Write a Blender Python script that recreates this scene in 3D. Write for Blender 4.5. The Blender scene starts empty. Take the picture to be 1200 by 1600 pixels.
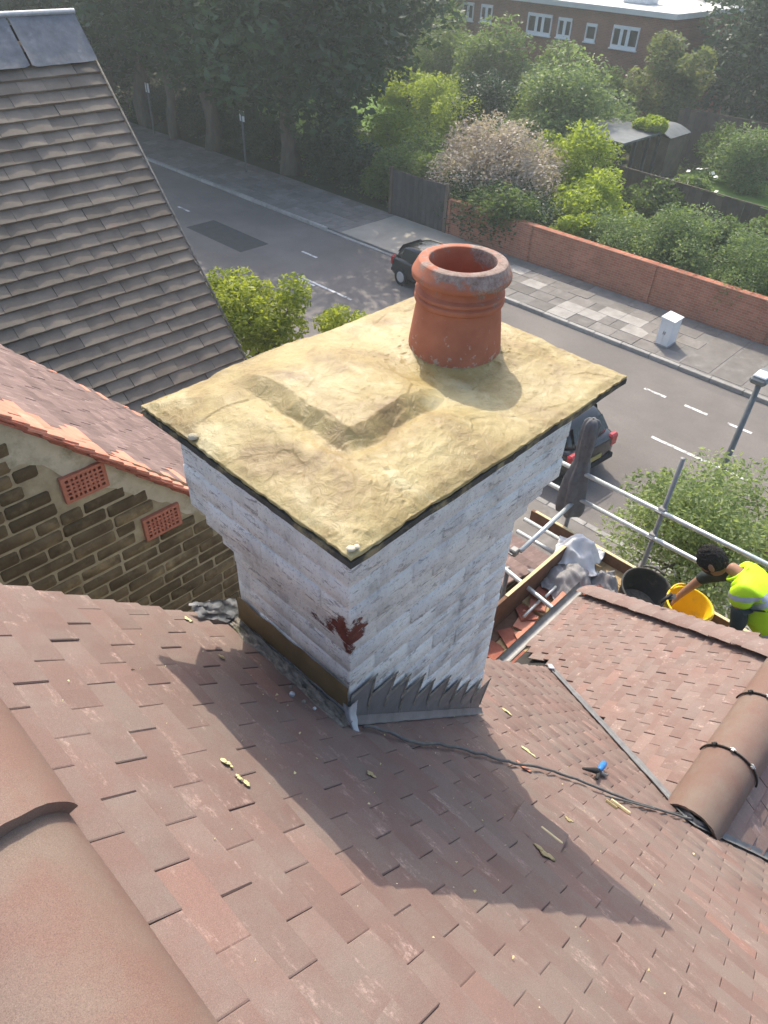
import bpy, bmesh, math, random
import numpy as np
from mathutils import Vector, Matrix, noise as mn

scene = bpy.context.scene
COL = scene.collection
rng = np.random.default_rng(7)
random.seed(7)
G = -9.5                      # road level; the phone is held 9.5 m above it, over the ridge

# ------------------------------------------------------------------ camera
CAM_R = Vector((0.6967395, -0.71640961, 0.03621238))
CAM_D = Vector((-0.44367421, -0.47006074, -0.76301776))
CAM_F = Vector((0.56365527, 0.51555812, -0.64536235))
cam = bpy.data.cameras.new('camera')
cam.sensor_fit = 'VERTICAL'; cam.sensor_height = 24.0; cam.lens = 1110 / 1600 * 24.0
cam.clip_start = 0.05; cam.clip_end = 600
camo = bpy.data.objects.new('camera', cam); COL.objects.link(camo)
cm = Matrix.Identity(4)
for i in range(3):
    cm[i][0] = CAM_R[i]; cm[i][1] = -CAM_D[i]; cm[i][2] = -CAM_F[i]
camo.matrix_world = cm
scene.camera = camo
# ------------------------------------------------------------------ sky, sun, exposure
SUN_EL, SUN_AZ = math.radians(48), math.radians(53)        # azimuth counted from +X towards +Y
SUN = Vector((math.cos(SUN_EL) * math.cos(SUN_AZ), math.cos(SUN_EL) * math.sin(SUN_AZ), math.sin(SUN_EL)))
world = bpy.data.worlds.new('World'); scene.world = world; world.use_nodes = True
wn = world.node_tree; wn.nodes.clear()
sky = wn.nodes.new('ShaderNodeTexSky'); sky.sky_type = 'NISHITA'; sky.sun_disc = False
sky.sun_elevation = SUN_EL; sky.sun_rotation = math.radians(37); sky.air_density = 1.0; sky.dust_density = 3.0; sky.ozone_density = 0.8
bg = wn.nodes.new('ShaderNodeBackground'); bg.inputs['Strength'].default_value = 0.15
wo = wn.nodes.new('ShaderNodeOutputWorld')
wn.links.new(sky.outputs[0], bg.inputs[0]); wn.links.new(bg.outputs[0], wo.inputs[0])
sl = bpy.data.lights.new('sun', 'SUN'); sl.energy = 2.15; sl.angle = math.radians(0.53); sl.color = (1.0, 0.915, 0.77)
so = bpy.data.objects.new('sun', sl); COL.objects.link(so)
so.rotation_euler = SUN.to_track_quat('Z', 'Y').to_euler(); so.location = (0, 0, 30)
scene.view_settings.view_transform = 'Standard'; scene.view_settings.look = 'None'
scene.view_settings.exposure = 1.16; scene.view_settings.gamma = 1.0
try:
    scene.cycles.max_bounces = 8; scene.cycles.diffuse_bounces = 4; scene.cycles.transparent_max_bounces = 8
    scene.cycles.volume_bounces = 0; scene.cycles.volume_step_rate = 4
except Exception:
    pass

# ------------------------------------------------------------------ material helpers
class NT:
    def __init__(s, name):
        s.m = bpy.data.materials.new(name); s.m.use_nodes = True
        s.t = s.m.node_tree; s.t.nodes.clear()
        s.out = s.t.nodes.new('ShaderNodeOutputMaterial')
        s.b = s.t.nodes.new('ShaderNodeBsdfPrincipled')
        s.t.links.new(s.b.outputs[0], s.out.inputs[0])
        s.geo = None; s.tc = None
    def n(s, typ, **kw):
        nd = s.t.nodes.new(typ)
        for k, v in kw.items(): setattr(nd, k, v)
        return nd
    def l(s, a, b): s.t.links.new(a, b)
    def pos(s, scale=(1, 1, 1), rot=(0, 0, 0), coord='world', rand=0.0):
        if coord == 'world':
            if not s.geo: s.geo = s.n('ShaderNodeNewGeometry')
            o = s.geo.outputs['Position']
        else:
            if not s.tc: s.tc = s.n('ShaderNodeTexCoord')
            o = s.tc.outputs['Object']
        if rand:
            oi = s.n('ShaderNodeObjectInfo'); mu = s.n('ShaderNodeMath', operation='MULTIPLY'); mu.inputs[1].default_value = rand
            s.l(oi.outputs['Random'], mu.inputs[0])
            ad = s.n('ShaderNodeVectorMath', operation='ADD'); s.l(o, ad.inputs[0]); s.l(mu.outputs[0], ad.inputs[1]); o = ad.outputs[0]
        mp = s.n('ShaderNodeMapping'); mp.inputs['Scale'].default_value = scale; mp.inputs['Rotation'].default_value = rot
        s.l(o, mp.inputs[0]); return mp.outputs[0]
    def noise(s, vec, scale, detail=5, rough=0.6, dist=0.0):
        nd = s.n('ShaderNodeTexNoise'); nd.inputs['Scale'].default_value = scale; nd.inputs['Detail'].default_value = detail
        nd.inputs['Roughness'].default_value = rough; nd.inputs['Distortion'].default_value = dist
        s.l(vec, nd.inputs['Vector']); return nd.outputs['Fac']
    def ramp(s, fac, stops):
        r = s.n('ShaderNodeValToRGB'); e = r.color_ramp.elements
        while len(e) < len(stops): e.new(0.5)
        for i, (p, c) in enumerate(stops):
            e[i].position = p; e[i].color = (c, c, c, 1) if isinstance(c, (int, float)) else (*c, 1)
        s.l(fac, r.inputs[0]); return r.outputs[0]
    def mix(s, fac, a, b, typ='MIX'):
        m = s.n('ShaderNodeMix', data_type='RGBA', blend_type=typ)
        for sock, v in ((m.inputs['Factor'], fac), (m.inputs['A'], a), (m.inputs['B'], b)):
            if isinstance(v, (int, float)): sock.default_value = v
            elif isinstance(v, tuple): sock.default_value = (*v, 1)
            else: s.l(v, sock)
        return m.outputs['Result']
    def math(s, op, a, b=0.0, clamp=False):
        m = s.n('ShaderNodeMath', operation=op); m.use_clamp = clamp
        for sock, v in ((m.inputs[0], a), (m.inputs[1], b)):
            if isinstance(v, (int, float)): sock.default_value = v
            else: s.l(v, sock)
        return m.outputs[0]
    def bump(s, h, strength, dist=0.01, prev=None):
        b = s.n('ShaderNodeBump'); b.inputs['Strength'].default_value = strength; b.inputs['Distance'].default_value = dist
        s.l(h, b.inputs['Height'])
        if prev is not None: s.l(prev, b.inputs['Normal'])
        s.l(b.outputs[0], s.b.inputs['Normal']); return b.outputs[0]
    def objrand(s, lo, hi):
        oi = s.n('ShaderNodeObjectInfo'); a = s.n('ShaderNodeAttribute', attribute_name='tv')
        ad = s.math('ADD', oi.outputs['Random'], a.outputs['Fac']); fr = s.math('FRACT', ad)
        mr = s.n('ShaderNodeMapRange'); mr.inputs['To Min'].default_value = lo; mr.inputs['To Max'].default_value = hi
        s.l(fr, mr.inputs['Value']); return mr.outputs[0], fr
    def fin(s, col, rough=0.85, spec=0.3, metal=0.0):
        if isinstance(col, tuple): s.b.inputs['Base Color'].default_value = (*col, 1)
        else: s.l(col, s.b.inputs['Base Color'])
        if isinstance(rough, (int, float)): s.b.inputs['Roughness'].default_value = rough
        else: s.l(rough, s.b.inputs['Roughness'])
        s.b.inputs['Specular IOR Level'].default_value = spec; s.b.inputs['Metallic'].default_value = metal
        return s.m

def pm(name, c1, c2=None, scale=8, rough=0.85, bump=0.3, bscale=80, bdist=0.004, spec=0.3, metal=0.0, var=0.0, coord='world',
       stain=None, sscale=2.0, sth=(0.55, 0.75), stretch=(1, 1, 1)):
    m = NT(name); c2 = c2 or tuple(min(1, v * 1.25) for v in c1)
    v = m.pos(stretch, coord=coord, rand=3.0 if var else 0.0)
    col = m.ramp(m.noise(v, scale), [(0.3, c1), (0.7, c2)])
    if stain: col = m.mix(m.ramp(m.noise(v, sscale, 7, 0.65), [(sth[0], 0.0), (sth[1], 1.0)]), col, stain)
    if var:
        r, _ = m.objrand(1 - var, 1 + var); col = m.mix(1.0, col, r, 'MULTIPLY')
    if bump: m.bump(m.noise(v, bscale, 4, 0.7), bump, bdist)
    return m.fin(col, rough, spec, metal)

def roof_tile_mat(name, ca, cb, dust, red, dustth=(0.56, 0.72), slope_rot=(0, 0, 0), grain=650):
    m = NT(name); v = m.pos(rand=5.0)
    r, fr = m.objrand(0.93, 1.07)
    col = m.ramp(m.noise(v, 4.5, 6, 0.65), [(0.40, ca), (0.60, cb)])
    col = m.mix(m.ramp(fr, [(0.92, 0.0), (1.0, 0.35)]), col, red)
    col = m.mix(1.0, col, r, 'MULTIPLY')
    g = m.noise(v, grain, 2, 0.9)
    col = m.mix(0.9, col, m.ramp(g, [(0.25, 0.55), (0.5, 1.0), (0.75, 1.55)]), 'MULTIPLY')
    v2 = m.pos((3.2, 1.1, 3.2), slope_rot, rand=7.0)
    sc = m.math('MULTIPLY', m.ramp(m.noise(v2, 5.5, 8, 0.72), [(dustth[0], 0.0), (dustth[1], 1.0)]), m.ramp(m.noise(v, 90, 4, 0.8), [(0.42, 0.0), (0.62, 1.0)]))
    col = m.mix(sc, col, dust)
    b = m.bump(m.noise(v, grain * 0.6, 2, 0.8), 0.35, 0.0016)
    m.bump(m.noise(v, 25, 4, 0.6), 0.25, 0.004, b)
    return m.fin(col, 0.78, 0.3)

M = {}
M['tile'] = roof_tile_mat('sandfaced_tile', (0.184, 0.118, 0.098), (0.194, 0.145, 0.122), (0.50, 0.37, 0.31), (0.27, 0.135, 0.10))
M['baytile'] = roof_tile_mat('sandfaced_bay_tile', (0.198, 0.128, 0.107), (0.216, 0.160, 0.137), (0.56, 0.42, 0.36), (0.28, 0.15, 0.12))
M['ridge'] = roof_tile_mat('ridge_tile_clay', (0.180, 0.110, 0.086), (0.190, 0.140, 0.110), (0.42, 0.27, 0.22), (0.30, 0.15, 0.115), (0.68, 0.85))
M['darktile'] = pm('weathered_dark_tile', (0.165, 0.135, 0.105), (0.24, 0.20, 0.155), 5, 0.85, 0.4, 120, 0.003, var=0.14, stain=(0.26, 0.17, 0.135), sscale=3.5, sth=(0.62, 0.8))
M['neightile'] = pm('weathered_brown_tile', (0.15, 0.105, 0.095), (0.24, 0.165, 0.145), 9, 0.9, 0.5, 160, 0.003, var=0.2, stain=(0.36, 0.31, 0.28), sscale=9, sth=(0.6, 0.75), stretch=(0.5, 2.5, 0.5))
M['salmon'] = pm('clean_salmon_tile', (0.50, 0.20, 0.13), (0.60, 0.29, 0.20), 14, 0.85, 0.4, 200, 0.002, var=0.12)
M['redtile'] = pm('red_clay', (0.26, 0.085, 0.055), (0.36, 0.13, 0.085), 20, 0.85, 0.4, 200, 0.002, var=0.15)
M['felt'] = pm('roof_underlay', (0.03, 0.027, 0.025), (0.05, 0.045, 0.04), 10)
M['lead'] = pm('lead_sheet', (0.135, 0.137, 0.140), (0.21, 0.212, 0.214), 14, 0.55, 0.35, 30, 0.006, 0.5, 0.25, stain=(0.34, 0.34, 0.335), sscale=6, sth=(0.62, 0.8))
M['leadpale'] = pm('pale_lead_sheet', (0.36, 0.38, 0.40), (0.52, 0.54, 0.56), 20, 0.45, 0.4, 40, 0.006, 0.5, 0.3)
M['slate'] = pm('dark_slate', (0.04, 0.038, 0.032), (0.085, 0.078, 0.062), 18, 0.85, 0.8, 60, 0.006, stain=(0.26, 0.215, 0.12), sscale=14, sth=(0.5, 0.62))
M['ochre'] = pm('ochre_mortar', (0.30, 0.235, 0.12), (0.43, 0.355, 0.19), 25, 0.9, 0.5, 90, 0.004)
M['brownband'] = pm('brown_render', (0.15, 0.105, 0.05), (0.21, 0.15, 0.075), 9, 0.75, 0.3, 40, 0.004, stain=(0.30, 0.25, 0.17), sscale=11, sth=(0.66, 0.8))
M['rubble'] = pm('grey_mortar_rubble', (0.15, 0.13, 0.105), (0.30, 0.275, 0.23), 40, 0.95, 0.9, 70, 0.01, stain=(0.07, 0.075, 0.04), sscale=12)
M['wood'] = pm('scaffold_timber', (0.36, 0.25, 0.12), (0.50, 0.37, 0.20), 12, 0.8, 0.3, 60, stretch=(0.3, 3, 3))
M['brownwood'] = pm('brown_board', (0.14, 0.075, 0.045), (0.21, 0.12, 0.075), 12, 0.8, 0.3, 60)
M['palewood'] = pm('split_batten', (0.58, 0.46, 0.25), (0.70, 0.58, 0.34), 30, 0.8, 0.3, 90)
M['steel'] = pm('galvanised_tube', (0.46, 0.50, 0.50), (0.60, 0.63, 0.62), 14, 0.45, 0.15, 60, 0.002, 0.5, 0.45)
M['dullsteel'] = pm('dull_scaffold_tube', (0.17, 0.17, 0.165), (0.26, 0.255, 0.245), 14, 0.55, 0.2, 60, 0.002, 0.5, 0.4)
M['nickel'] = pm('clamp_metal', (0.45, 0.43, 0.40), (0.58, 0.56, 0.52), 40, 0.35, 0.0, metal=0.7)
M['blackrub'] = pm('black_rubber', (0.018, 0.017, 0.016), (0.035, 0.033, 0.03), 20, 0.7, 0.2)
M['blackplastic'] = pm('black_sheet_plastic', (0.012, 0.012, 0.013), (0.03, 0.03, 0.032), 10, 0.22, 0.5, 18, 0.02, 0.6)
M['tubblack'] = pm('mortar_tub_black', (0.035, 0.033, 0.03), (0.065, 0.06, 0.052), 9, 0.7, 0.3, stain=(0.17, 0.15, 0.115), sscale=6)
M['yellow'] = pm('yellow_plastic', (0.82, 0.52, 0.012), (0.88, 0.58, 0.02), 6, 0.45, 0.1, stain=(0.50, 0.36, 0.12), sscale=5, sth=(0.6, 0.8))
M['yellowstrap'] = pm('yellow_strap', (0.72, 0.62, 0.03), (0.8, 0.7, 0.06), 6, 0.6)
M['blue'] = pm('blue_grip', (0.03, 0.16, 0.42), (0.05, 0.22, 0.52), 20, 0.45)
M['greycloth'] = pm('grey_sacking', (0.24, 0.23, 0.225), (0.34, 0.325, 0.31), 12, 0.9, 0.4, 120, coord='object')
M['whitecloth'] = pm('white_sacking', (0.62, 0.61, 0.59), (0.74, 0.73, 0.71), 9, 0.85, 0.3, 120, coord='object')
M['jacket'] = pm('charcoal_cloth', (0.10, 0.10, 0.102), (0.15, 0.15, 0.152), 16, 0.85, 0.5, 60)
M['rope'] = pm('grey_cable', (0.10, 0.095, 0.09), (0.17, 0.165, 0.15), 30, 0.7)
M['hivis'] = pm('hivis_yellow', (0.52, 0.82, 0.015), (0.60, 0.90, 0.03), 9, 0.7, 0.25, 40, 0.01)
M['reflect'] = pm('reflective_tape', (0.40, 0.44, 0.45), (0.5, 0.53, 0.54), 20, 0.4)
M['darkshirt'] = pm('dark_green_shirt', (0.028, 0.036, 0.034), (0.05, 0.06, 0.055), 14, 0.9, 0.3, 60)
M['skin'] = pm('skin', (0.30, 0.155, 0.095), (0.36, 0.195, 0.125), 30, 0.6, 0.1)
M['hair'] = pm('black_hair', (0.012, 0.011, 0.010), (0.035, 0.03, 0.027), 90, 0.85, 1.0, 160, 0.012)
M['trousers'] = pm('dark_trousers', (0.02, 0.022, 0.026), (0.04, 0.042, 0.048), 14, 0.9, 0.3)
# setting
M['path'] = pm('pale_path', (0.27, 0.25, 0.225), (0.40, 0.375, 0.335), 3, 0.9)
M['kerb'] = pm('kerb_stone', (0.26, 0.245, 0.22), (0.36, 0.34, 0.31), 6, 0.9, 0.3, 30, var=0.15)
M['slab'] = pm('paving_slab', (0.155, 0.14, 0.125), (0.22, 0.20, 0.18), 2.5, 0.9, 0.3, 30, var=0.16, stain=(0.28, 0.26, 0.235), sscale=1.6)
M['joint'] = pm('paving_bed', (0.16, 0.15, 0.135), (0.24, 0.22, 0.20), 3, 0.95)
M['beige'] = pm('beige_forecourt', (0.34, 0.30, 0.245), (0.42, 0.37, 0.30), 1.5, 0.9)
M['paintline'] = pm('road_paint', (0.55, 0.54, 0.50), (0.75, 0.74, 0.70), 9, 0.8, stain=(0.19, 0.18, 0.165), sscale=3.5, sth=(0.5, 0.62))
M['soil'] = pm('garden_soil', (0.045, 0.05, 0.022), (0.085, 0.085, 0.04), 0.7, 0.95, 0.5, 6, 0.05)
M['lawn'] = pm('lawn', (0.10, 0.19, 0.03), (0.17, 0.29, 0.05), 1.5, 0.9, 0.6, 25, 0.03)
M['bark'] = pm('bark', (0.085, 0.068, 0.05), (0.16, 0.13, 0.10), 5, 0.95, 0.9, 12, 0.04, stretch=(1, 1, 0.25))
M['gatewood'] = pm('gate_timber', (0.055, 0.05, 0.047), (0.085, 0.078, 0.072), 3, 0.85, 0.3, var=0.15)
M['fencewood'] = pm('old_fence_timber', (0.095, 0.072, 0.055), (0.15, 0.115, 0.09), 3, 0.9, 0.4, var=0.2)
M['cabinet'] = pm('grey_cabinet', (0.66, 0.66, 0.65), (0.74, 0.74, 0.73), 3, 0.5, 0.05)
M['carblack'] = pm('black_car_paint', (0.012, 0.013, 0.015), (0.016, 0.017, 0.02), 3, 0.16, 0.0, spec=0.7)
M['glass'] = pm('dark_glass', (0.015, 0.018, 0.02), (0.02, 0.024, 0.028), 2, 0.08, 0.0, spec=0.5)
M['lampred'] = pm('red_lamp', (0.33, 0.012, 0.012), (0.42, 0.02, 0.018), 10, 0.2, 0.0, spec=0.7)
M['plate'] = pm('number_plate', (0.30, 0.24, 0.07), (0.34, 0.28, 0.09), 4, 0.5, 0.0)
M['tyre'] = pm('tyre', (0.015, 0.015, 0.015), (0.03, 0.03, 0.03), 20, 0.8)
M['alloy'] = pm('alloy_wheel', (0.45, 0.46, 0.47), (0.55, 0.56, 0.57), 9, 0.35, 0.0, metal=0.6)
M['poleg'] = pm('lamp_post_grey', (0.13, 0.14, 0.14), (0.19, 0.2, 0.2), 9, 0.6, 0.1)
M['lampglass'] = pm('lamp_diffuser', (0.50, 0.53, 0.55), (0.6, 0.62, 0.64), 9, 0.3, 0.0)
M['upvc'] = pm('white_frame', (0.72, 0.73, 0.73), (0.8, 0.8, 0.8), 3, 0.5, 0.0)
M['roofwhite'] = pm('pale_flat_roof', (0.58, 0.57, 0.54), (0.68, 0.67, 0.64), 1.5, 0.8, 0.1)
M['shedroof'] = pm('grey_shed_roof', (0.11, 0.12, 0.12), (0.17, 0.18, 0.18), 3, 0.6, 0.2)
M['plaster'] = pm('pale_pointing', (0.42, 0.375, 0.27), (0.58, 0.53, 0.41), 7, 0.95, 0.7, 45, 0.008, stain=(0.20, 0.17, 0.10), sscale=5, sth=(0.5, 0.7))
M['mortarjoint'] = pm('old_lime_mortar', (0.28, 0.235, 0.15), (0.44, 0.385, 0.26), 12, 0.95, 0.8, 60, 0.006)
M['stock'] = pm('sooty_stock_brick', (0.09, 0.064, 0.036), (0.175, 0.13, 0.072), 11, 0.92, 0.8, 70, 0.006, var=0.30, stain=(0.27, 0.205, 0.115), sscale=7, sth=(0.52, 0.72))
M['hole'] = pm('vent_dark', (0.02, 0.012, 0.01), (0.03, 0.02, 0.015), 10, 0.9)
M['terravent'] = pm('terracotta_vent', (0.38, 0.135, 0.085), (0.46, 0.18, 0.115), 30, 0.8, 0.3, 120, 0.003)

def road_mat():
    m = NT('worn_tarmac'); v = m.pos()
    col = m.ramp(m.noise(v, 0.45, 6, 0.6), [(0.35, (0.145, 0.128, 0.115)), (0.65, (0.195, 0.172, 0.153))])
    w = m.pos((1.0, 0.12, 1.0))
    col = m.mix(m.ramp(m.noise(w, 0.9, 5), [(0.5, 0.0), (0.72, 0.6)]), col, (0.105, 0.098, 0.093))
    col = m.mix(0.7, col, m.ramp(m.noise(v, 45, 3, 0.9), [(0.3, 0.72), (0.7, 1.25)]), 'MULTIPLY')
    m.bump(m.noise(v, 60, 3), 0.4, 0.01)
    return m.fin(col, 0.85, 0.3)
M['road'] = road_mat()
M['patch'] = pm('dark_tarmac_patch', (0.055, 0.054, 0.053), (0.075, 0.073, 0.07), 4, 0.85)

def brickwall_mat(name, c1, c2, mort, scale=1.0, rot=(math.pi / 2, 0, math.pi / 2)):
    m = NT(name)
    v = m.pos((1, 1, 1))
    # wall runs along Y: use (y, z) as the brick plane
    sx = m.n('ShaderNodeSeparateXYZ'); m.l(v, sx.inputs[0]); cb = m.n('ShaderNodeCombineXYZ')
    m.l(sx.outputs[1], cb.inputs[0]); m.l(sx.outputs[2], cb.inputs[1])
    b = m.n('ShaderNodeTexBrick'); b.inputs['Scale'].default_value = scale
    b.inputs['Brick Width'].default_value = 0.225; b.inputs['Row Height'].default_value = 0.075; b.inputs['Mortar Size'].default_value = 0.006
    b.inputs['Color1'].default_value = (*c1, 1); b.inputs['Color2'].default_value = (*c2, 1); b.inputs['Mortar'].default_value = (*mort, 1)
    m.l(cb.outputs[0], b.inputs['Vector'])
    col = m.mix(0.6, b.outputs['Color'], m.ramp(m.noise(v, 1.3, 6), [(0.3, 0.7), (0.7, 1.25)]), 'MULTIPLY')
    m.bump(b.outputs['Fac'], -0.5, 0.008)
    return m.fin(col, 0.9, 0.25)
M['redwall'] = brickwall_mat('red_garden_wall', (0.34, 0.125, 0.075), (0.42, 0.175, 0.105), (0.36, 0.26, 0.19))
M['flatbrick'] = brickwall_mat('flats_brick', (0.22, 0.085, 0.055), (0.28, 0.115, 0.075), (0.26, 0.2, 0.16))
M['housebrick'] = brickwall_mat('house_brick', (0.12, 0.09, 0.055), (0.17, 0.125, 0.075), (0.3, 0.26, 0.18))

def cap_mat():
    m = NT('wet_ochre_flaunching'); v = m.pos()
    col = m.ramp(m.noise(v, 5.5, 7, 0.62, 0.6), [(0.32, (0.20, 0.128, 0.042)), (0.50, (0.315, 0.232, 0.085)), (0.66, (0.40, 0.315, 0.135))])
    v2 = m.pos((1.2, 1, 1), (0, 0, 0.7))
    col = m.mix(m.ramp(m.noise(v2, 3.2, 6, 0.6, 1.0), [(0.57, 0.0), (0.69, 0.6)]), col, (0.53, 0.46, 0.26))
    col = m.mix(m.ramp(m.noise(v2, 9, 8, 0.7, 1.2), [(0.60, 0.0), (0.75, 0.65)]), col, (0.27, 0.175, 0.075))
    ck = m.math('ABSOLUTE', m.math('SUBTRACT', m.noise(m.pos((1.0, 1.6, 1.0), (0, 0, 0.5)), 13, 6, 0.65, 1.2), 0.5))
    ckm = m.math('MULTIPLY', m.ramp(ck, [(0.0, 1.0), (0.012, 0.0)]), m.ramp(m.noise(v, 6, 4), [(0.50, 0.0), (0.62, 1.0)]))
    col = m.mix(m.math('MULTIPLY', ckm, 0.6), col, (0.15, 0.10, 0.045))
    b = m.bump(m.noise(v, 30, 8, 0.7, 1.2), 0.75, 0.007)
    b = m.bump(ckm, -0.9, 0.004, b)
    m.bump(m.noise(v, 150, 4, 0.8), 0.4, 0.002, b)
    rg = m.ramp(m.noise(v, 4.5, 4), [(0.35, 0.34), (0.65, 0.62)])
    return m.fin(col, rg, 0.5)
M['cap'] = cap_mat()

def paint_mat():
    m = NT('flaking_white_paint'); v = m.pos()
    dirt = m.noise(m.pos((1, 1, 0.6)), 7, 8, 0.7)
    col = m.ramp(dirt, [(0.30, (0.45, 0.45, 0.42)), (0.40, (0.77, 0.765, 0.715)), (0.52, (0.91, 0.905, 0.845))])
    # grey chips and scratches along the courses
    ch = m.noise(m.pos((1.0, 1.0, 3.6)), 11, 9, 0.78, 0.4)
    col = m.mix(m.ramp(ch, [(0.575, 0.0), (0.60, 0.75)]), col, (0.30, 0.28, 0.25))
    ch2 = m.noise(m.pos((0.8, 0.8, 5.0)), 17, 8, 0.75, 0.3)
    col = m.mix(m.ramp(ch2, [(0.60, 0.0), (0.625, 0.8)]), col, (0.24, 0.22, 0.19))
    col = m.mix(m.ramp(m.noise(v, 3.0, 6, 0.7), [(0.52, 0.0), (0.68, 0.25)]), col, (0.50, 0.49, 0.47))
    col = m.mix(m.ramp(m.noise(v, 120, 3, 0.8), [(0.56, 0.0), (0.64, 0.6)]), col, (0.4, 0.39, 0.37))
    # the patch at the corner where paint has come off and red brick shows, plus a few smaller ones below and above it
    tot = None
    for (cx, cy, cz, r) in ((0.80, 0.83, -1.31, 0.030), (0.824, 0.862, -1.385, 0.040), (0.840, 0.885, -1.43, 0.044), (0.85, 0.93, -1.455, 0.034), (0.85, 0.985, -1.478, 0.028), (0.862, 0.88, -1.46, 0.026), (0.85, 0.895, -1.50, 0.026), (0.852, 0.88, -1.54, 0.016)):
        d = m.n('ShaderNodeVectorMath', operation='DISTANCE'); m.l(v, d.inputs[0]); d.inputs[1].default_value = (cx, cy, cz)
        k = m.math('SUBTRACT', r * 1.15, d.outputs['Value']); tot = k if tot is None else m.math('MAXIMUM', tot, k)
    nn = m.math('MULTIPLY', m.math('SUBTRACT', m.noise(v, 26, 8, 0.75), 0.5), 0.13)
    mask = m.ramp(m.math('ADD', m.math('ADD', tot, nn), 0.5), [(0.5, 0.0), (0.507, 1.0)])
    red = m.ramp(m.noise(v, 40, 6), [(0.3, (0.13, 0.04, 0.03)), (0.7, (0.25, 0.09, 0.065))])
    col = m.mix(mask, col, red)
    inv = m.math('SUBTRACT', 1.0, mask)
    b = m.bump(inv, 0.8, 0.004)
    b = m.bump(m.noise(v, 24, 8, 0.75), 0.9, 0.014, b)
    m.bump(m.noise(v, 130, 4, 0.85), 0.6, 0.004, b)
    return m.fin(col, 0.75, 0.25)
M['paint'] = paint_mat()

def pot_mat():
    m = NT('terracotta_pot'); v = m.pos()
    col = m.ramp(m.noise(v, 9, 6), [(0.3, (0.31, 0.105, 0.058)), (0.7, (0.44, 0.165, 0.095))])
    sz = m.n('ShaderNodeSeparateXYZ'); m.l(v, sz.inputs[0])
    # dark sooty lichen on the rim, spreading over half of it
    up = m.math('ADD', m.math('MULTIPLY', m.math('ADD', sz.outputs[2], 0.790), 7.0), m.math('MULTIPLY', m.math('SUBTRACT', m.noise(v, 14, 8, 0.75), 0.5), 2.6))
    up = m.math('SUBTRACT', up, m.math('MULTIPLY', m.math('SUBTRACT', 1.24, sz.outputs[1]), -2.2))
    col = m.mix(m.ramp(up, [(0.45, 0.0), (0.62, 0.85)]), col, m.ramp(m.noise(v, 60, 5, 0.8), [(0.35, (0.14, 0.105, 0.085)), (0.65, (0.34, 0.285, 0.24))]))
    lo = m.math('MULTIPLY', m.math('SUBTRACT', -0.885, sz.outputs[2]), 8.0)
    sp = m.math('ADD', m.math('MULTIPLY', m.noise(v, 45, 4, 0.7), 1.0), m.math('MULTIPLY', lo, 0.16))
    col = m.mix(m.ramp(sp, [(0.665, 0.0), (0.70, 0.7)]), col, (0.42, 0.35, 0.28))
    b = m.bump(m.noise(v, 30, 5), 0.3, 0.004); m.bump(m.noise(v, 250, 3, 0.8), 0.3, 0.0015, b)
    return m.fin(col, 0.8, 0.3)
M['pot'] = pot_mat()

def leaf_mat(name, dark, light, trans=0.5, tcol=(1.5, 1.5, 0.9)):
    m = NT(name); a = m.n('ShaderNodeAttribute', attribute_name='lv')
    col = m.ramp(a.outputs['Fac'], [(0.0, dark), (1.0, light)])
    m.l(col, m.b.inputs['Base Color']); m.b.inputs['Roughness'].default_value = 0.5; m.b.inputs['Specular IOR Level'].default_value = 0.35
    tr = m.n('ShaderNodeBsdfTranslucent')
    if tcol: m.l(m.mix(1.0, col, tcol, 'MULTIPLY'), tr.inputs[0])
    else: m.l(col, tr.inputs[0])
    mx = m.n('ShaderNodeMixShader'); mx.inputs[0].default_value = trans
    m.l(m.b.outputs[0], mx.inputs[1]); m.l(tr.outputs[0], mx.inputs[2]); m.l(mx.outputs[0], m.out.inputs[0])
    return m.m
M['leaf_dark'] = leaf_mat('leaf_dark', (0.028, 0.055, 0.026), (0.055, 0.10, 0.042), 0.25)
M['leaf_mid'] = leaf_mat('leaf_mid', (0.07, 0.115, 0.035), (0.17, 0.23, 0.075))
M['leaf_lime'] = leaf_mat('leaf_lime', (0.16, 0.22, 0.03), (0.34, 0.41, 0.06), 0.55)
M['leaf_olive'] = leaf_mat('leaf_olive', (0.10, 0.13, 0.05), (0.21, 0.235, 0.10), 0.5)
M['leaf_silver'] = leaf_mat('leaf_silver', (0.09, 0.14, 0.055), (0.23, 0.30, 0.13), 0.45)
M['leaf_near'] = leaf_mat('leaf_near', (0.13, 0.185, 0.075), (0.34, 0.40, 0.20), 0.5)
M['leaf_yellow'] = leaf_mat('leaf_yellow_green', (0.12, 0.17, 0.02), (0.36, 0.39, 0.06), 0.55)
M['blossom'] = leaf_mat('mauve_blossom', (0.24, 0.195, 0.175), (0.54, 0.46, 0.415), 0.3)
M['petal_yellow'] = leaf_mat('yellow_petal', (0.75, 0.55, 0.02), (0.85, 0.68, 0.05), 0.2)
M['petal_white'] = leaf_mat('white_petal', (0.7, 0.7, 0.62), (0.82, 0.82, 0.75), 0.2)

# ------------------------------------------------------------------ geometry helpers
def mk(name, verts, faces, mat=None, smooth=False):
    me = bpy.data.meshes.new(name); me.from_pydata([tuple(v) for v in verts], [], [tuple(f) for f in faces])
    if mat is not None:
        me.materials.append(M[mat] if isinstance(mat, str) else mat)
    if smooth: me.polygons.foreach_set('use_smooth', [True] * len(me.polygons))
    me.update(); return me

def ob(name, me, parent=None, loc=None, mw=None):
    o = bpy.data.objects.new(name, me); COL.objects.link(o)
    if parent is not None: o.parent = parent
    if mw is not None: o.matrix_local = mw
    elif loc is not None: o.location = loc
    return o

def tag(o, label, cat=None, group=None, kind=None):
    if label: o['label'] = label
    if cat: o['category'] = cat
    if group: o['group'] = group
    if kind: o['kind'] = kind
    return o

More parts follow.
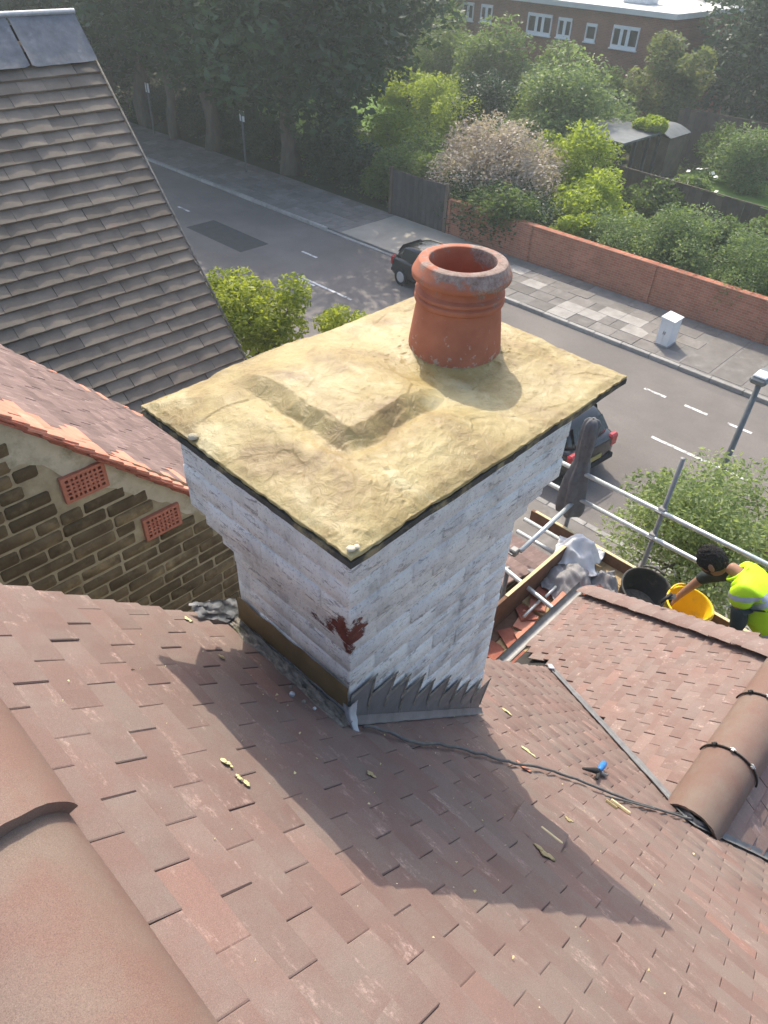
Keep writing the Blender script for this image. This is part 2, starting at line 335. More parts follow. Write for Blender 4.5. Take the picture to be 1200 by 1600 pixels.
def thing(name, label, cat, group=None, loc=(0, 0, 0), rz=0.0):
    o = bpy.data.objects.new(name, None); COL.objects.link(o); o.empty_display_size = 0.1
    o.location = loc; o.rotation_euler = (0, 0, rz)
    return tag(o, label, cat, group)

def struct(name, me, kind='structure', label=None):
    o = ob(name, me); o['kind'] = kind
    if label: o['label'] = label
    return o

class MB:
    def __init__(s): s.v = []; s.f = []
    def add(s, v, f):
        n = len(s.v); s.v += [tuple(p) for p in v]; s.f += [tuple(i + n for i in q) for q in f]; return s
    def box(s, a, b, mat=None):
        (x0, y0, z0), (x1, y1, z1) = a, b
        v = [(x0, y0, z0), (x1, y0, z0), (x1, y1, z0), (x0, y1, z0), (x0, y0, z1), (x1, y0, z1), (x1, y1, z1), (x0, y1, z1)]
        if mat is not None: v = [mat @ Vector(p) for p in v]
        return s.add(v, [(0, 3, 2, 1), (4, 5, 6, 7), (0, 1, 5, 4), (1, 2, 6, 5), (2, 3, 7, 6), (3, 0, 4, 7)])
    def cbox(s, a, b, c=0.004, mat=None):
        # chamfered box
        (x0, y0, z0), (x1, y1, z1) = a, b
        bm = bmesh.new(); bmesh.ops.create_cube(bm, size=1.0)
        for v in bm.verts:
            v.co = Vector(((x0 + x1) / 2 + v.co.x * (x1 - x0), (y0 + y1) / 2 + v.co.y * (y1 - y0), (z0 + z1) / 2 + v.co.z * (z1 - z0)))
        bmesh.ops.bevel(bm, geom=list(bm.edges), offset=c, segments=1, affect='EDGES')
        bm.verts.index_update()
        vs = [mat @ v.co if mat is not None else v.co.copy() for v in bm.verts]
        fs = [[v.index for v in f.verts] for f in bm.faces]; bm.free()
        return s.add(vs, fs)
    def tube(s, pts, r, n=10, caps=True):
        pts = [Vector(p) for p in pts]; rs = r if isinstance(r, (list, tuple)) else [r] * len(pts)
        v = []; f = []
        ref = Vector((0, 0, 1))
        for i, p in enumerate(pts):
            t = (pts[min(i + 1, len(pts) - 1)] - pts[max(i - 1, 0)]).normalized()
            if abs(t.dot(ref)) > 0.95: ref = Vector((1, 0, 0)) if abs(t.x) < 0.9 else Vector((0, 1, 0))
            a = t.cross(ref).normalized(); b = t.cross(a)
            for k in range(n):
                an = 2 * math.pi * k / n; v.append(p + (a * math.cos(an) + b * math.sin(an)) * rs[i])
        for i in range(len(pts) - 1):
            for k in range(n):
                f.append((i * n + k, i * n + (k + 1) % n, (i + 1) * n + (k + 1) % n, (i + 1) * n + k))
        if caps:
            f.append(tuple(range(n - 1, -1, -1))); f.append(tuple((len(pts) - 1) * n + k for k in range(n)))
        return s.add(v, f)
    def lathe(s, prof, c=(0, 0, 0), n=32, jit=None):
        v = []; f = []
        for j, (r, z) in enumerate(prof):
            for k in range(n):
                an = 2 * math.pi * k / n; rr = r * (jit(an, z) if jit else 1.0)
                v.append((c[0] + rr * math.cos(an), c[1] + rr * math.sin(an), c[2] + z))
        for j in range(len(prof) - 1):
            for k in range(n):
                f.append((j * n + k, j * n + (k + 1) % n, (j + 1) * n + (k + 1) % n, (j + 1) * n + k))
        return s.add(v, f)
    def grid(s, fn, nu, nv):
        v = [fn(i / nu, j / nv) for j in range(nv + 1) for i in range(nu + 1)]
        f = [(j * (nu + 1) + i, j * (nu + 1) + i + 1, (j + 1) * (nu + 1) + i + 1, (j + 1) * (nu + 1) + i) for j in range(nv) for i in range(nu)]
        return s.add(v, f)
    def mesh(s, name, mat, smooth=False): return mk(name, s.v, s.f, mat, smooth)
    def ob(s, name, mat, parent=None, smooth=False): return ob(name, s.mesh(name, mat, smooth), parent)

def np_mesh(name, V, F, mat, attr=None, attrname='lv'):
    """V (n,3), F (m,4) quads, attr per face"""
    me = bpy.data.meshes.new(name); n, m = len(V), len(F)
    me.vertices.add(n); me.vertices.foreach_set('co', np.ascontiguousarray(V, dtype=np.float32).ravel())
    me.loops.add(m * 4); me.loops.foreach_set('vertex_index', np.ascontiguousarray(F, dtype=np.int32).ravel())
    me.polygons.add(m); me.polygons.foreach_set('loop_start', np.arange(0, 4 * m, 4, dtype=np.int32))
    me.polygons.foreach_set('loop_total', np.full(m, 4, dtype=np.int32))
    if attr is not None:
        at = me.attributes.new(attrname, 'FLOAT', 'FACE'); at.data.foreach_set('value', np.ascontiguousarray(attr, dtype=np.float32))
    me.materials.append(M[mat]); me.update(calc_edges=True); me.validate(); return me

def unit(n):
    d = rng.normal(size=(n, 3)); return d / np.linalg.norm(d, axis=1)[:, None]

def leaves(name, blobs, n, leaf, mat, parent=None, shell=0.55, flat=0.5, zcut=None, aspect=0.45):
    """blobs: (k,6) centre + radii; n leaf blades scattered through their outer volume"""
    B = np.array(blobs, float); w = (B[:, 3] * B[:, 4] + B[:, 4] * B[:, 5] + B[:, 3] * B[:, 5]); w /= w.sum()
    k = rng.choice(len(B), n, p=w); d = unit(n)
    rr = shell + (1.12 - shell) * rng.random(n) ** 0.6
    C = B[k, :3] + d * B[k, 3:] * rr[:, None]
    if zcut is not None:
        C = C[C[:, 2] > zcut]; d = d[:len(C)]; n = len(C)
    u = unit(n); u[:, 2] *= flat; u /= np.linalg.norm(u, axis=1)[:, None]
    w2 = np.cross(u, d * 0.6 + unit(n)); w2 /= np.linalg.norm(w2, axis=1)[:, None]
    L = leaf * (0.6 + 0.8 * rng.random(n))[:, None]
    V = np.stack([C - u * L * 0.5, C + w2 * L * aspect * 0.5, C + u * L * 0.5, C - w2 * L * aspect * 0.5], 1).reshape(-1, 3)
    F = np.arange(4 * n).reshape(n, 4)
    clump = rng.random(len(B))[k[:n]] if zcut is None else rng.random(n)
    lv = np.clip(0.45 * clump + 0.55 * rng.random(n), 0, 1)
    return ob(name, np_mesh(name, V, F, mat, lv), parent)

def crown_blobs(c, R, k, r0=0.30, r1=0.46, low=-1.0, seed=0):
    g = np.random.default_rng(seed); out = []
    c = np.array(c, float); R = np.array(R, float)
    while len(out) < k:
        p = g.normal(size=3); p /= np.linalg.norm(p); p *= g.random() ** 0.4 * 0.78
        if p[2] < low: continue
        r = (r0 + (r1 - r0) * g.random()) * R.mean()
        out.append((*(c + p * R), r, r, r * 0.85))
    return out

def tree(name, label, base, trunk_h, trunk_r, c, R, k, n, leaf, mat, cat='tree', group=None, seed=0, limbs=6, r0=0.30, r1=0.46, low=-1.0, shell=0.5, bark='bark'):
    t = thing(name, label, cat, group, base)
    off = Vector(base)
    bl = crown_blobs(Vector(c) - off, R, k, r0, r1, low, seed)
    g = random.Random(seed)
    mb = MB(); top = Vector(c) - off
    pts = []
    for i in range(7):
        u = i / 6; pts.append((top.x * u * u + g.uniform(-.5, .5) * trunk_r * (i > 0), top.y * u * u + g.uniform(-.5, .5) * trunk_r * (i > 0), u * max(trunk_h, 0.3)))
    mb.tube(pts, [trunk_r * (1.35 if i == 0 else 1.0 - 0.5 * i / 6) for i in range(7)], 9)
    p0 = Vector(pts[-1])
    for i in range(limbs):
        b = bl[i * len(bl) // max(1, limbs)]; q = Vector(b[:3]); s0 = Vector(pts[g.choice((4, 5, 6))])
        mid = s0.lerp(q, 0.5) + Vector((g.uniform(-.2, .2), g.uniform(-.2, .2), 0.12)) * (q - s0).length
        mb.tube([s0, mid, q], [trunk_r * 0.42, trunk_r * 0.28, trunk_r * 0.08], 6)
    mb.ob('trunk', bark, t, True)
    leaves('crown', bl, n, leaf, mat, t, shell)
    return t

def shrub(name, label, c, R, k, n, leaf, mat, group=None, seed=0, cat='shrub', r0=0.34, r1=0.5, shell=0.45, ground=G):
    base = (c[0], c[1], ground)
    return tree(name, label, base, max(0.3, (c[2] - ground) * 0.7), 0.06, c, R, k, n, leaf, mat, cat, group, seed, 5, r0, r1, -1.0, shell)

def vnoise(p, s=1.0, o=(0, 0, 0)): return mn.noise((p[0] * s + o[0], p[1] * s + o[1], p[2] * s + o[2]))

# tiles --------------------------------------------------------------
def tile_mesh(name, w, l, t, mat, camber=0.0, seed=0):
    g = random.Random(seed); c = min(0.0022, t * 0.25)
    xs = [-w / 2, -w / 6, w / 6, w / 2]
    def zc(x, y): return camber * (1 - (2 * x / w) ** 2) + g.uniform(-1, 1) * 0.0006
    v = []; f = []
    # top (inset), tail at y=0, head at y=l
    for y in (c, l): v += [(x * (1 - 2 * c / w), y, t + zc(x, y)) for x in xs]
    for y in (0, l): v += [(x + g.uniform(-1, 1) * 0.0008, y + (g.uniform(-1, 1) * 0.001 if y == 0 else 0), t - c + zc(x, y)) for x in xs]
    for y in (0, l): v += [(x, y, zc(x, y)) for x in xs]
    for i in range(3):
        f.append((i, i + 1, 5 + i, 4 + i))                    # top
        f.append((8 + i, 9 + i, i + 1, i))                    # tail chamfer
        f.append((16 + i, 17 + i, 9 + i, 8 + i))              # tail face
    f += [(8, 0, 4, 12), (3, 11, 15, 7), (16, 8, 12, 20), (11, 19, 23, 15), (16, 20, 21, 17), (17, 21, 22, 18), (18, 22, 23, 19)]
    return mk(name, v, f, mat)

def in_frame(p, pad=120):
    d = p.dot(CAM_F)
    if d < 0.05: return False
    u = 600 + 1110 * p.dot(CAM_R) / d; v = 800 + 1110 * p.dot(CAM_D) / d
    return -pad < u < 1200 + pad and -pad < v < 1600 + pad

def lay_tiles(parent, name, mats, meshes, limit, rest_mat, rest_label=None):
    """mats: list of (4x4 Matrix, variant). The ones that show largest become objects, the rest one joined part."""
    vis = []; hid = []
    for m, k in mats:
        (vis if in_frame(m.translation) else hid).append((m, k))
    vis.sort(key=lambda q: q[0].translation.length)
    for m, k in vis[:limit]:
        ob(name, meshes[k], parent, mw=m)
    rest = vis[limit:] + hid
    if rest:
        Vs = []; Fs = []; At = []; o = 0
        for m, k in rest:
            me = meshes[k]; a = np.empty(len(me.vertices) * 3, np.float32); me.vertices.foreach_get('co', a)
            a = a.reshape(-1, 3) @ np.array(m.to_3x3()).T + np.array(m.translation)
            Vs.append(a); r = random.random()
            for p in me.polygons: Fs.append([i + o for i in p.vertices]); At.append(r)
            o += len(a)
        me = np_mesh(name + 's', np.concatenate(Vs), np.array(Fs), rest_mat, np.array(At), 'tv')
        r = ob(name + 's_beyond', me, parent); r['kind'] = 'stuff'

def frame(o, ex, ey, ez, tilt=0.0, sx=1.0, yaw=0.0):
    m = Matrix.Identity(4)
    for i in range(3): m[i][0] = ex[i]; m[i][1] = ey[i]; m[i][2] = ez[i]; m[i][3] = o[i]
    return m @ Matrix.Rotation(yaw, 4, 'Z') @ Matrix.Rotation(-tilt, 4, 'X') @ Matrix.Diagonal((sx, 1, 1, 1))

# ================================================================== ground, road, pavements
def sheet(name, x0, y0, x1, y1, z, mat, kind='structure', nx=1, ny=1):
    mb = MB(); mb.grid(lambda u, v: (x0 + (x1 - x0) * u, y0 + (y1 - y0) * v, z), nx, ny)
    return struct(name, mb.mesh(name, mat), kind)
sheet('ground', -150, -150, 300, 300, G - 0.02, 'soil')
sheet('road', 11.0, -40, 18.7, 160, G, 'road')
sheet('road_repair', 14.87, 21.14, 16.15, 24.55, G + 0.004, 'patch')
sheet('forecourt', 3.0, -14, 8.4, 40, G + 0.01, 'beige')
def raised(name, x0, y0, x1, y1, h, mat):
    return struct(name, MB().box((x0, y0, G - 0.3), (x1, y1, G + h)).mesh(name, mat))
near_pave = raised('near_pavement', 8.4, -14, 10.85, 120, 0.10, 'slab')
pave = raised('pavement', 18.86, -14, 21.95, 160, 0.085, 'joint')
# kerb stones
def kerb_run(par, x, y0, y1, drop=None):
    stone = MB().cbox((-0.075, -0.452, -0.2), (0.075, 0.452, 0.0), 0.012).mesh('kerb_stone', 'kerb')
    y = y0
    while y < y1:
        h = 0.115
        if drop and drop[0] < y < drop[1]: h = 0.03
        o = ob('kerb_stone', stone, par, (x + random.uniform(-.006, .006), y + 0.457, G + h + random.uniform(-.004, .004))); o.rotation_euler.z = random.uniform(-.006, .006)
        y += 0.915
kerb_run(pave, 18.78, -2.0, 45, (13.5, 20.0)); kerb_run(near_pave, 10.92, -2.0, 20)
# slabs on the far pavement
slabm = [MB().cbox((-0.3 * a, -0.375 * b, -0.05), (0.3 * a, 0.375 * b, 0.0), 0.006).mesh('paving_slab', 'slab') for a, b in ((0.985, 0.985), (0.98, 0.98))]
for i in range(5):
    for j in range(52):
        y = 2.2 + j * 0.75 + (0.375 if i % 2 else 0); x = 19.2 + i * 0.61
        if 15.2 < y < 20.3 or (9.6 < y < 10.5 and i > 2): continue
        if y < 6.4: continue
        if random.random() < 0.06: continue
        ob('paving_slab', random.choice(slabm), pave, (x, y, G + 0.097 + random.uniform(-.006, .006))).rotation_euler = (random.uniform(-.01, .01), random.uniform(-.01, .01), 0)
# wide slabs with pale joints beyond the cabinet, then paler slabs that paint in dappled sun
wide = MB().cbox((-1.45, -0.42, -0.05), (1.45, 0.42, 0.0), 0.006).mesh('paving_slab', 'slab')
for j in range(7): ob('paving_slab', wide, pave, (20.42, 5.9 - j * 0.92, G + 0.096))
sun_slab = MB().cbox((-0.3, -0.37, -0.05), (0.3, 0.37, 0.0), 0.006).mesh('paving_slab', 'path')
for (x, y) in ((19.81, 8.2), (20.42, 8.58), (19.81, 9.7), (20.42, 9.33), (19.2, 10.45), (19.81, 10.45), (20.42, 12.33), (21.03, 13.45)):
    ob('paving_slab', sun_slab, pave, (x, y, G + 0.104))
raised('driveway', 18.9, 15.4, 21.95, 20.2, 0.09, 'beige')
# painted lines
ln = 0
for (x, y0, y1) in [(15.05, a, a + 2.4) for a in (2.7, 7.0, 11.3, 15.6)] + [(17.05, a, a + 0.62) for a in (2.3, 3.45, 4.6, 5.75, 6.9, 8.1)] + [(13.2, 7.0, 7.9), (13.2, 9.4, 10.2)]:
    sheet('road_marking', x - 0.05, y0, x + 0.05, y1, G + 0.006, 'paintline')
for (x, y) in ((14.9, 17.2), (16.6, 19.0), (16.0, 26.0)):
    sheet('road_marking', x - 0.05, y, x + 0.05, y + 0.8, G + 0.006, 'paintline')

# ================================================================== our house: main roof, bay roof
house = thing('brick_house', 'house under the viewer with red-brown plain tiled roof carrying the white chimney', 'house')
SL = 0.967; CX, SX = 0.719, 0.695
def zmain(x): return -1.033 - SL * x
BP = 0.835; CB, SB = 0.7676, 0.6410
def zbay(y): return -3.15 - BP * abs(y)
def verge(x): return 1.49 - 0.055 * x
def hip(y): return 3.55 + 0.565 * y
N0 = Vector((SX, 0, CX))
mb = MB()
mb.add([(-0.1, -6, zmain(-0.1) - .05), (3.35, -6, zmain(3.35) - .05), (3.35, verge(3.35) - .02, zmain(3.35) - .05), (-0.1, verge(-.1) - .02, zmain(-.1) - .05)], [(0, 1, 2, 3)])
mb.add([(-0.1, -6, zmain(-0.1) - .05), (-4, -6, zmain(-0.1) - 3.9), (-4, 1.45, zmain(-0.1) - 3.9), (-0.1, 1.45, zmain(-.1) - .05)], [(3, 2, 1, 0)])
mb.ob('roof_deck', 'felt', house)
mb = MB()
mb.add([(2.2, 0, -3.2), (3.5, 0, -3.2), (hip(1.62), 1.62, zbay(1.62) - .05), (3.4, 1.62, zbay(1.62) - .05), (hip(1.62), -1.62, zbay(1.62) - .05), (3.4, -1.62, zbay(1.62) - .05)],
       [(0, 1, 2, 3), (1, 0, 5, 4), (1, 4, 2)])
mb.ob('bay_roof_deck', 'felt', house)
mb = MB(); mb.box((-3.9, -6, G), (3.3, 1.36, -4.4)); mb.add([(-3.9, 1.36, -4.4), (3.3, 1.36, -4.4), (-0.1, 1.36, -1.02)], [(0, 2, 1)])
mb.box((3.0, -1.5, G), (4.3, 1.5, -4.65))
mb.ob('wall', 'housebrick', house)
tiles = [tile_mesh('roof_tile', 0.1633, 0.175, 0.0085, 'tile', camber=0.0012 * k, seed=k) for k in range(5)]
btiles = [tile_mesh('bay_roof_tile', 0.1615, 0.16, 0.0095, 'baytile', camber=0.002 * k, seed=10 + k) for k in range(5)]
specs = []
EY = Vector((-CX, 0, SX)); EX = Vector((0, 1, 0))
LIFT = (1.155, 0.32); GAP2 = (1.74, 0.235)
for k in range(-1, 54):
    xt = 0.127 + 0.0605 * k
    j0 = 0.57 if k % 2 else 0.6525
    for j in range(-13, 8):
        a = j0 + 0.165 * j; b = min(a + 0.165, verge(xt) + random.uniform(-.006, .006)); w = b - a
        if w < 0.045: continue
        yc = (a + b) / 2
        if xt > 2.0 and abs(yc) < 1.75 and zmain(xt - 0.05) < zbay(yc) - 0.01: continue
        if 0.99 < xt < 1.56 and 0.99 < yc < 1.30: continue
        if abs(xt - LIFT[0]) < 0.035 and abs(yc - LIFT[1]) < 0.083: continue
        lift = random.uniform(-0.0009, 0.0012)
        if random.random() < 0.03: lift += 0.003
        o = Vector((xt, yc, zmain(xt))) - N0 * (0.0085 - lift)
        specs.append((frame(o, EX, EY, N0, math.radians(5.6) + random.uniform(-.012, .012), w / 0.165, random.uniform(-.008, .008)), random.randrange(5)))
lay_tiles(house, 'roof_tile', specs, tiles, 300, 'tile')
# the tile that has slipped out of its course and lies skewed, with pale batten ends showing
o = Vector((1.175, 0.335, zmain(1.175))) + N0 * 0.012
t_ = ob('roof_tile', tiles[1], house, mw=frame(o, EX, EY, N0, math.radians(9), 1.0, math.radians(9))); t_['label'] = 'skewed tile lifted out of its course'
for (x, y, dx, dy, m_) in ((1.125, 0.285, 0.012, 0.075, 'palewood'), (1.745, 0.235, 0.014, 0.085, 'palewood'), (1.70, 0.262, 0.008, 0.05, 'ochre')):
    mat = frame(Vector((x, y, zmain(x))) + N0 * 0.006, EX, EY, N0)
    ob('batten_sliver', MB().cbox((-dy / 2, -dx / 2, -0.006), (dy / 2, dx / 2, 0.006), 0.002).mesh('batten_sliver', m_), house, mw=mat @ Matrix.Rotation(0.12, 4, 'Z'))
# bay roof tiles, slope towards the neighbour (+y) and its twin (-y)
for sgn in (1, -1):
    nB = Vector((0, sgn * SB, CB)); eyB = Vector((0, -sgn * CB, SB)); exB = eyB.cross(nB)
    specs = []
    for k in range(0, 27):
        yt = 0.135 + 0.0605 * k
        if yt > 1.68: break
        j0 = 2.59 if k % 2 else 2.6725
        for j in range(-5, 14):
            a = j0 + 0.165 * j; xc = a + 0.0825
            if xc > hip(yt) - 0.01: continue
            if zmain(xc + 0.02) > zbay(yt) + 0.012: continue
            lift = random.uniform(-0.001, 0.003) + (0.007 if random.random() < 0.07 else 0)
            o = Vector((xc, sgn * yt, zbay(yt))) - nB * (0.0095 - lift)
            specs.append((frame(o, exB, eyB, nB, math.radians(6.4) + random.uniform(-.015, .02), 1.0, random.uniform(-.01, .01)), random.randrange(5)))
    lay_tiles(house, 'bay_roof_tile', specs, btiles, 235 if sgn > 0 else 60, 'baytile')
# main ridge: half-round tiles, one laid over the next with a broken end
def arc_tile(y0, y1, R, cx, cz, th, amax, mat, parent, jag=0.0, flare=0.0, name='ridge_tile', skew=0.0):
    n = 22; mb = MB(); L = 10
    def P(u, v, r):
        an = -amax + 2 * amax * u; y = y0 + (y1 - y0) * v
        if jag and v == 0: y += jag * (vnoise((an * 4, 3.3, r * 20), 1.7) + 0.5 * vnoise((an * 17, 1.3, r * 60), 1.0))
        y += skew * (an - 0.9) * (1 - v)
        rr = r + flare * (1 - v) + 0.0012 * vnoise((an * 3, y * 9, 0.3))
        return (cx + rr * math.sin(an), y, cz + rr * math.cos(an))
    mb.grid(lambda u, v: P(u, v, R), n, L)
    mb.grid(lambda u, v: P(1 - u, v, R - th), n, L)
    for v in (0, 1):
        mb.grid(lambda u, w: P(u if v else 1 - u, v, R - th * w), n, 1)
    for u in (0, 1):
        mb.grid(lambda a, w: P(u, a if u else 1 - a, R - th * w), L, 1)
    o = mb.ob(name, mat, parent)
    me = o.data; me.polygons.foreach_set('use_smooth', [i < 2 * n * L for i in range(len(me.polygons))])
    return o
am = math.radians(83.5)
arc_tile(0.668, 1.17, 0.191, -0.1, -1.103, 0.030, am, 'ridge', house, jag=0.005, skew=0.05)
arc_tile(0.16, 0.86, 0.176, -0.1, -1.1163, 0.015, am, 'ridge', house)
arc_tile(-0.08, 0.155, 0.1765, -0.1, -1.1168, 0.016, am, 'ridge', house)
for yy in (-0.55, -1.02): arc_tile(yy, yy + 0.465, 0.177, -0.1, -1.117, 0.016, am, 'ridge', house)
arc_tile(1.15, 1.47, 0.177, -0.1, -1.117, 0.016, am, 'ridge', house)
# bay ridge: the same tile turned along x
def arc_tile_x(x0, x1, R, cz, mat, jag=0.0):
    o = arc_tile(0, x1 - x0, R, 0.0, 0.0, 0.014, math.radians(88), mat, house, jag)
    o.matrix_local = Matrix.Translation((x0, 0.0, cz)) @ Matrix.Rotation(-math.pi / 2, 4, 'Z')
    return o
for (a, b) in ((2.235, 2.665), (2.675, 3.115), (3.125, 3.60)): arc_tile_x(a, b, 0.138, -3.262, 'ridge', 0.004)
for xj in (2.67, 3.12):
    mb = MB(); mb.tube([(xj, 0.146 * math.sin(a), -3.262 + 0.146 * math.cos(a)) for a in np.linspace(-1.5, 1.5, 24)], 0.0052, 7)
    u = mb.ob('ridge_union', 'blackrub', house, True)
    for an in (-0.6, 0.15, 0.75):
        c = Vector((xj, 0.153 * math.sin(an), -3.262 + 0.153 * math.cos(an)))
        m2 = Matrix.Translation(c) @ Matrix.Rotation(-an, 4, 'X')
        mb = MB().cbox((-0.011, -0.008, -0.006), (0.011, 0.008, 0.004), 0.002, m2); mb.cbox((-0.003, -0.015, -0.002), (0.003, 0.015, 0.006), 0.001, m2)
        mb.ob('clamp', 'nickel' if an < 0.3 else 'blackrub', u)
# hip of bonnet tiles with mortar between
h0 = Vector((3.60, 0.12, zbay(0.12) + 0.02)); h1 = Vector((hip(1.66), 1.66, zbay(1.66) + 0.02)); hd = (h1 - h0).normalized(); nb = 22
side = hd.cross(Vector((0, 0, 1))).normalized(); upv = side.cross(hd).normalized()
mbon = MB()
def bon(u, v):
    an = -1.2 + 2.4 * u; r = 0.058 + 0.020 * v
    return (r * 1.45 * math.sin(an), 0.135 * (1 - v) , r * math.cos(an) * 0.5 - 0.028 + 0.016 * v)
mbon.grid(bon, 8, 4); mbon.grid(lambda u, w: (bon(1 - u, 1)[0], 0.0, bon(1 - u, 1)[2] - 0.013 * w), 8, 1)
bonm = mbon.mesh('bonnet_tile', 'baytile', True)
mmor = MB(); mmor.grid(lambda u, w: (bon(1 - u, 1)[0] * 1.0, -0.010 * w + 0.001, bon(1 - u, 1)[2] - 0.006 - 0.012 * w), 8, 2)
morm = mmor.mesh('bonnet_mortar', 'ochre', True)
for i in range(nb):
    c = h0.lerp(h1, (i + 0.6) / nb) + upv * random.uniform(-.003, .004)
    m2 = frame(c, -side, -hd, upv, random.uniform(-.05, .03), 1.0, random.uniform(-.05, .05))
    b_ = ob('bonnet_tile', bonm, house, mw=m2)
    ob('mortar', morm, b_, mw=Matrix.Translation((0, -0.004, 0)))
# valley lead in two legs
def valley(sgn, y0, y1):
    def vp(y):
        z = zbay(y); x = (-1.033 - z) / SL; return Vector((x, sgn * y, z))
    mb = MB(); n = 26
    def fn(u, v):
        y = y0 + (y1 - y0) * u; c = vp(y); s = (v - 0.5) * 2
        w = 0.052 * (1 + 0.25 * vnoise((y * 7, sgn, 0)))
        wob = 0.004 * vnoise((y * 30, s * 3, sgn))
        if s < 0: p = c + Vector((CX * -1, 0, SX)) * (-s * w) + N0 * 0.010
        else: p = c + Vector((0, -sgn * CB, SB)) * (s * w * 0.9) + Vector((0, sgn * SB, CB)) * 0.012
        if abs(s) < 0.01: p = c + Vector((0, 0, 0.012))
        return p + Vector((0, 0, wob))
    mb.grid(fn, n, 4)
    return mb.ob('valley_lead', 'lead', house, True)
valley(1, -0.02, 1.26); valley(-1, -0.02, 1.3)
mb = MB(); mb.cbox((-0.05, -0.02, 0), (0.05, 0.02, 0.012), 0.003, Matrix.Translation((3.27, 1.27, -4.17)) @ Matrix.Rotation(0.7, 4, 'Z') @ Matrix.Rotation(0.6, 4, 'Y'))
mb.ob('lead_end', 'leadpale', house)
# eaves gutter of the bay
mb = MB()
def gut(u, v):
    a = math.pi * (1 + v); return (3.28 + 1.3 * u, 1.70 + 0.05 * math.cos(a), -4.57 + 0.05 * math.sin(a))
mb.grid(gut, 12, 8); mb.grid(lambda u, v: (gut(u, 1 - v)[0], 1.70 + (gut(u, 1 - v)[1] - 1.70) * 0.9, -4.57 + (gut(u, 1 - v)[2] + 4.57) * 0.9), 12, 8)
mb.ob('gutter', 'dullsteel', house, True)
# verge mortar under the far edge of the main roof
mb = MB(); mb.grid(lambda u, v: (-0.05 + 3.3 * u, verge(-0.05 + 3.3 * u) - 0.02 + 0.012 * vnoise((u * 40, v, 0)), zmain(-0.05 + 3.3 * u) - 0.018 - 0.05 * v), 60, 2)
mb.ob('verge_mortar', 'rubble', house, True)

# ================================================================== chimney
SXa, SXb, SYa, SYb = 0.85, 1.605, 0.88, 1.395
chim = thing('chimney_stack', 'white painted brick chimney stack with ochre mortar cap rising from tiled roof', 'chimney', None, (1.23, 1.14, -2.2))
def cadd(o):                       # children keep world placement
    o.parent = chim; o.matrix_parent_inverse = Matrix.Translation(-Vector(chim.location)); return o
core = MB().box((SXa + .0035, SYa + .0035, -3.0), (SXb - .0035, SYb - .0035, -1.02))
core.box((SXa - 0.0715, SYa - 0.0715, -1.325), (SXb + 0.0715, SYb + 0.0715, -1.021))
core.box((SXa - 0.0445, SYa - 0.0445, -1.402), (SXb + 0.0445, SYb + 0.0445, -1.326))
core.box((SXa - 0.0185, SYa - 0.0185, -1.478), (SXb + 0.0185, SYb + 0.0185, -1.403))
cadd(core.ob('mortar_core', 'paint'))
def lumpy_brick(L, Wd, H, seed):
    bm = bmesh.new(); bmesh.ops.create_cube(bm, size=1.0)
    for v in bm.verts: v.co = Vector((v.co.x * L, v.co.y * Wd, v.co.z * H))
    bmesh.ops.bevel(bm, geom=list(bm.edges), offset=0.004, segments=1, affect='EDGES')
    for v in bm.verts: v.co += Vector([0.0016 * vnoise(v.co, 23, (seed * 7.1, i * 3.3, 1.7)) for i in range(3)])
    me = bpy.data.meshes.new('brick'); bm.to_mesh(me); bm.free(); me.materials.append(M['paint'])
    me.polygons.foreach_set('use_smooth', [True] * len(me.polygons)); return me
bcache = {}
def brick_at(c, L, along_y, seed):
    key = (round(L, 3), seed % 5)
    if key not in bcache: bcache[key] = lumpy_brick(L, 0.1025, 0.0715, seed % 5)
    o = ob('brick', bcache[key]); o.location = c
    o.rotation_euler = (random.uniform(-.004, .004), random.uniform(-.004, .004), (math.pi / 2 if along_y else 0) + random.uniform(-.004, .004))
    cadd(o)
course = 0; zt = -1.028
while zt > -2.75:
    pr = 0.075 if course < 4 else (0.048 if course == 4 else (0.022 if course == 5 else 0.0))
    x0, x1, y0, y1 = SXa - pr, SXb + pr, SYa - pr, SYb + pr; zc = zt - 0.0375
    for (face, a0, a1) in (('S', x0, x1), ('W', y0, y1), ('E', y0, y1)):
        a = a0 + (0.1025 if (course % 2 == (0 if face == 'S' else 1)) else 0.0)
        end = a1 - (0.1025 if (course % 2 == (0 if face == 'S' else 1)) else 0.0)
        nbk = max(1, round((end - a) / 0.225)); Lb = (end - a) / nbk
        for i in range(nbk):
            m_ = a + (i + 0.5) * Lb; jit = random.uniform(-.0025, .0025)
            if face == 'S': c = (m_, y0 + 0.05125 + jit, zc)
            elif face == 'W': c = (x0 + 0.05125 + jit, m_, zc)
            else: c = (x1 - 0.05125 + jit, m_, zc)
            if zc + 0.04 < zmain(c[0] + (Lb / 2 if face == 'S' else 0)) - 0.0 and zc + 0.04 < zmain(c[0] - Lb / 2): continue
            brick_at(c, Lb - 0.003, face != 'S', random.randrange(99))
    zt -= 0.075; course += 1
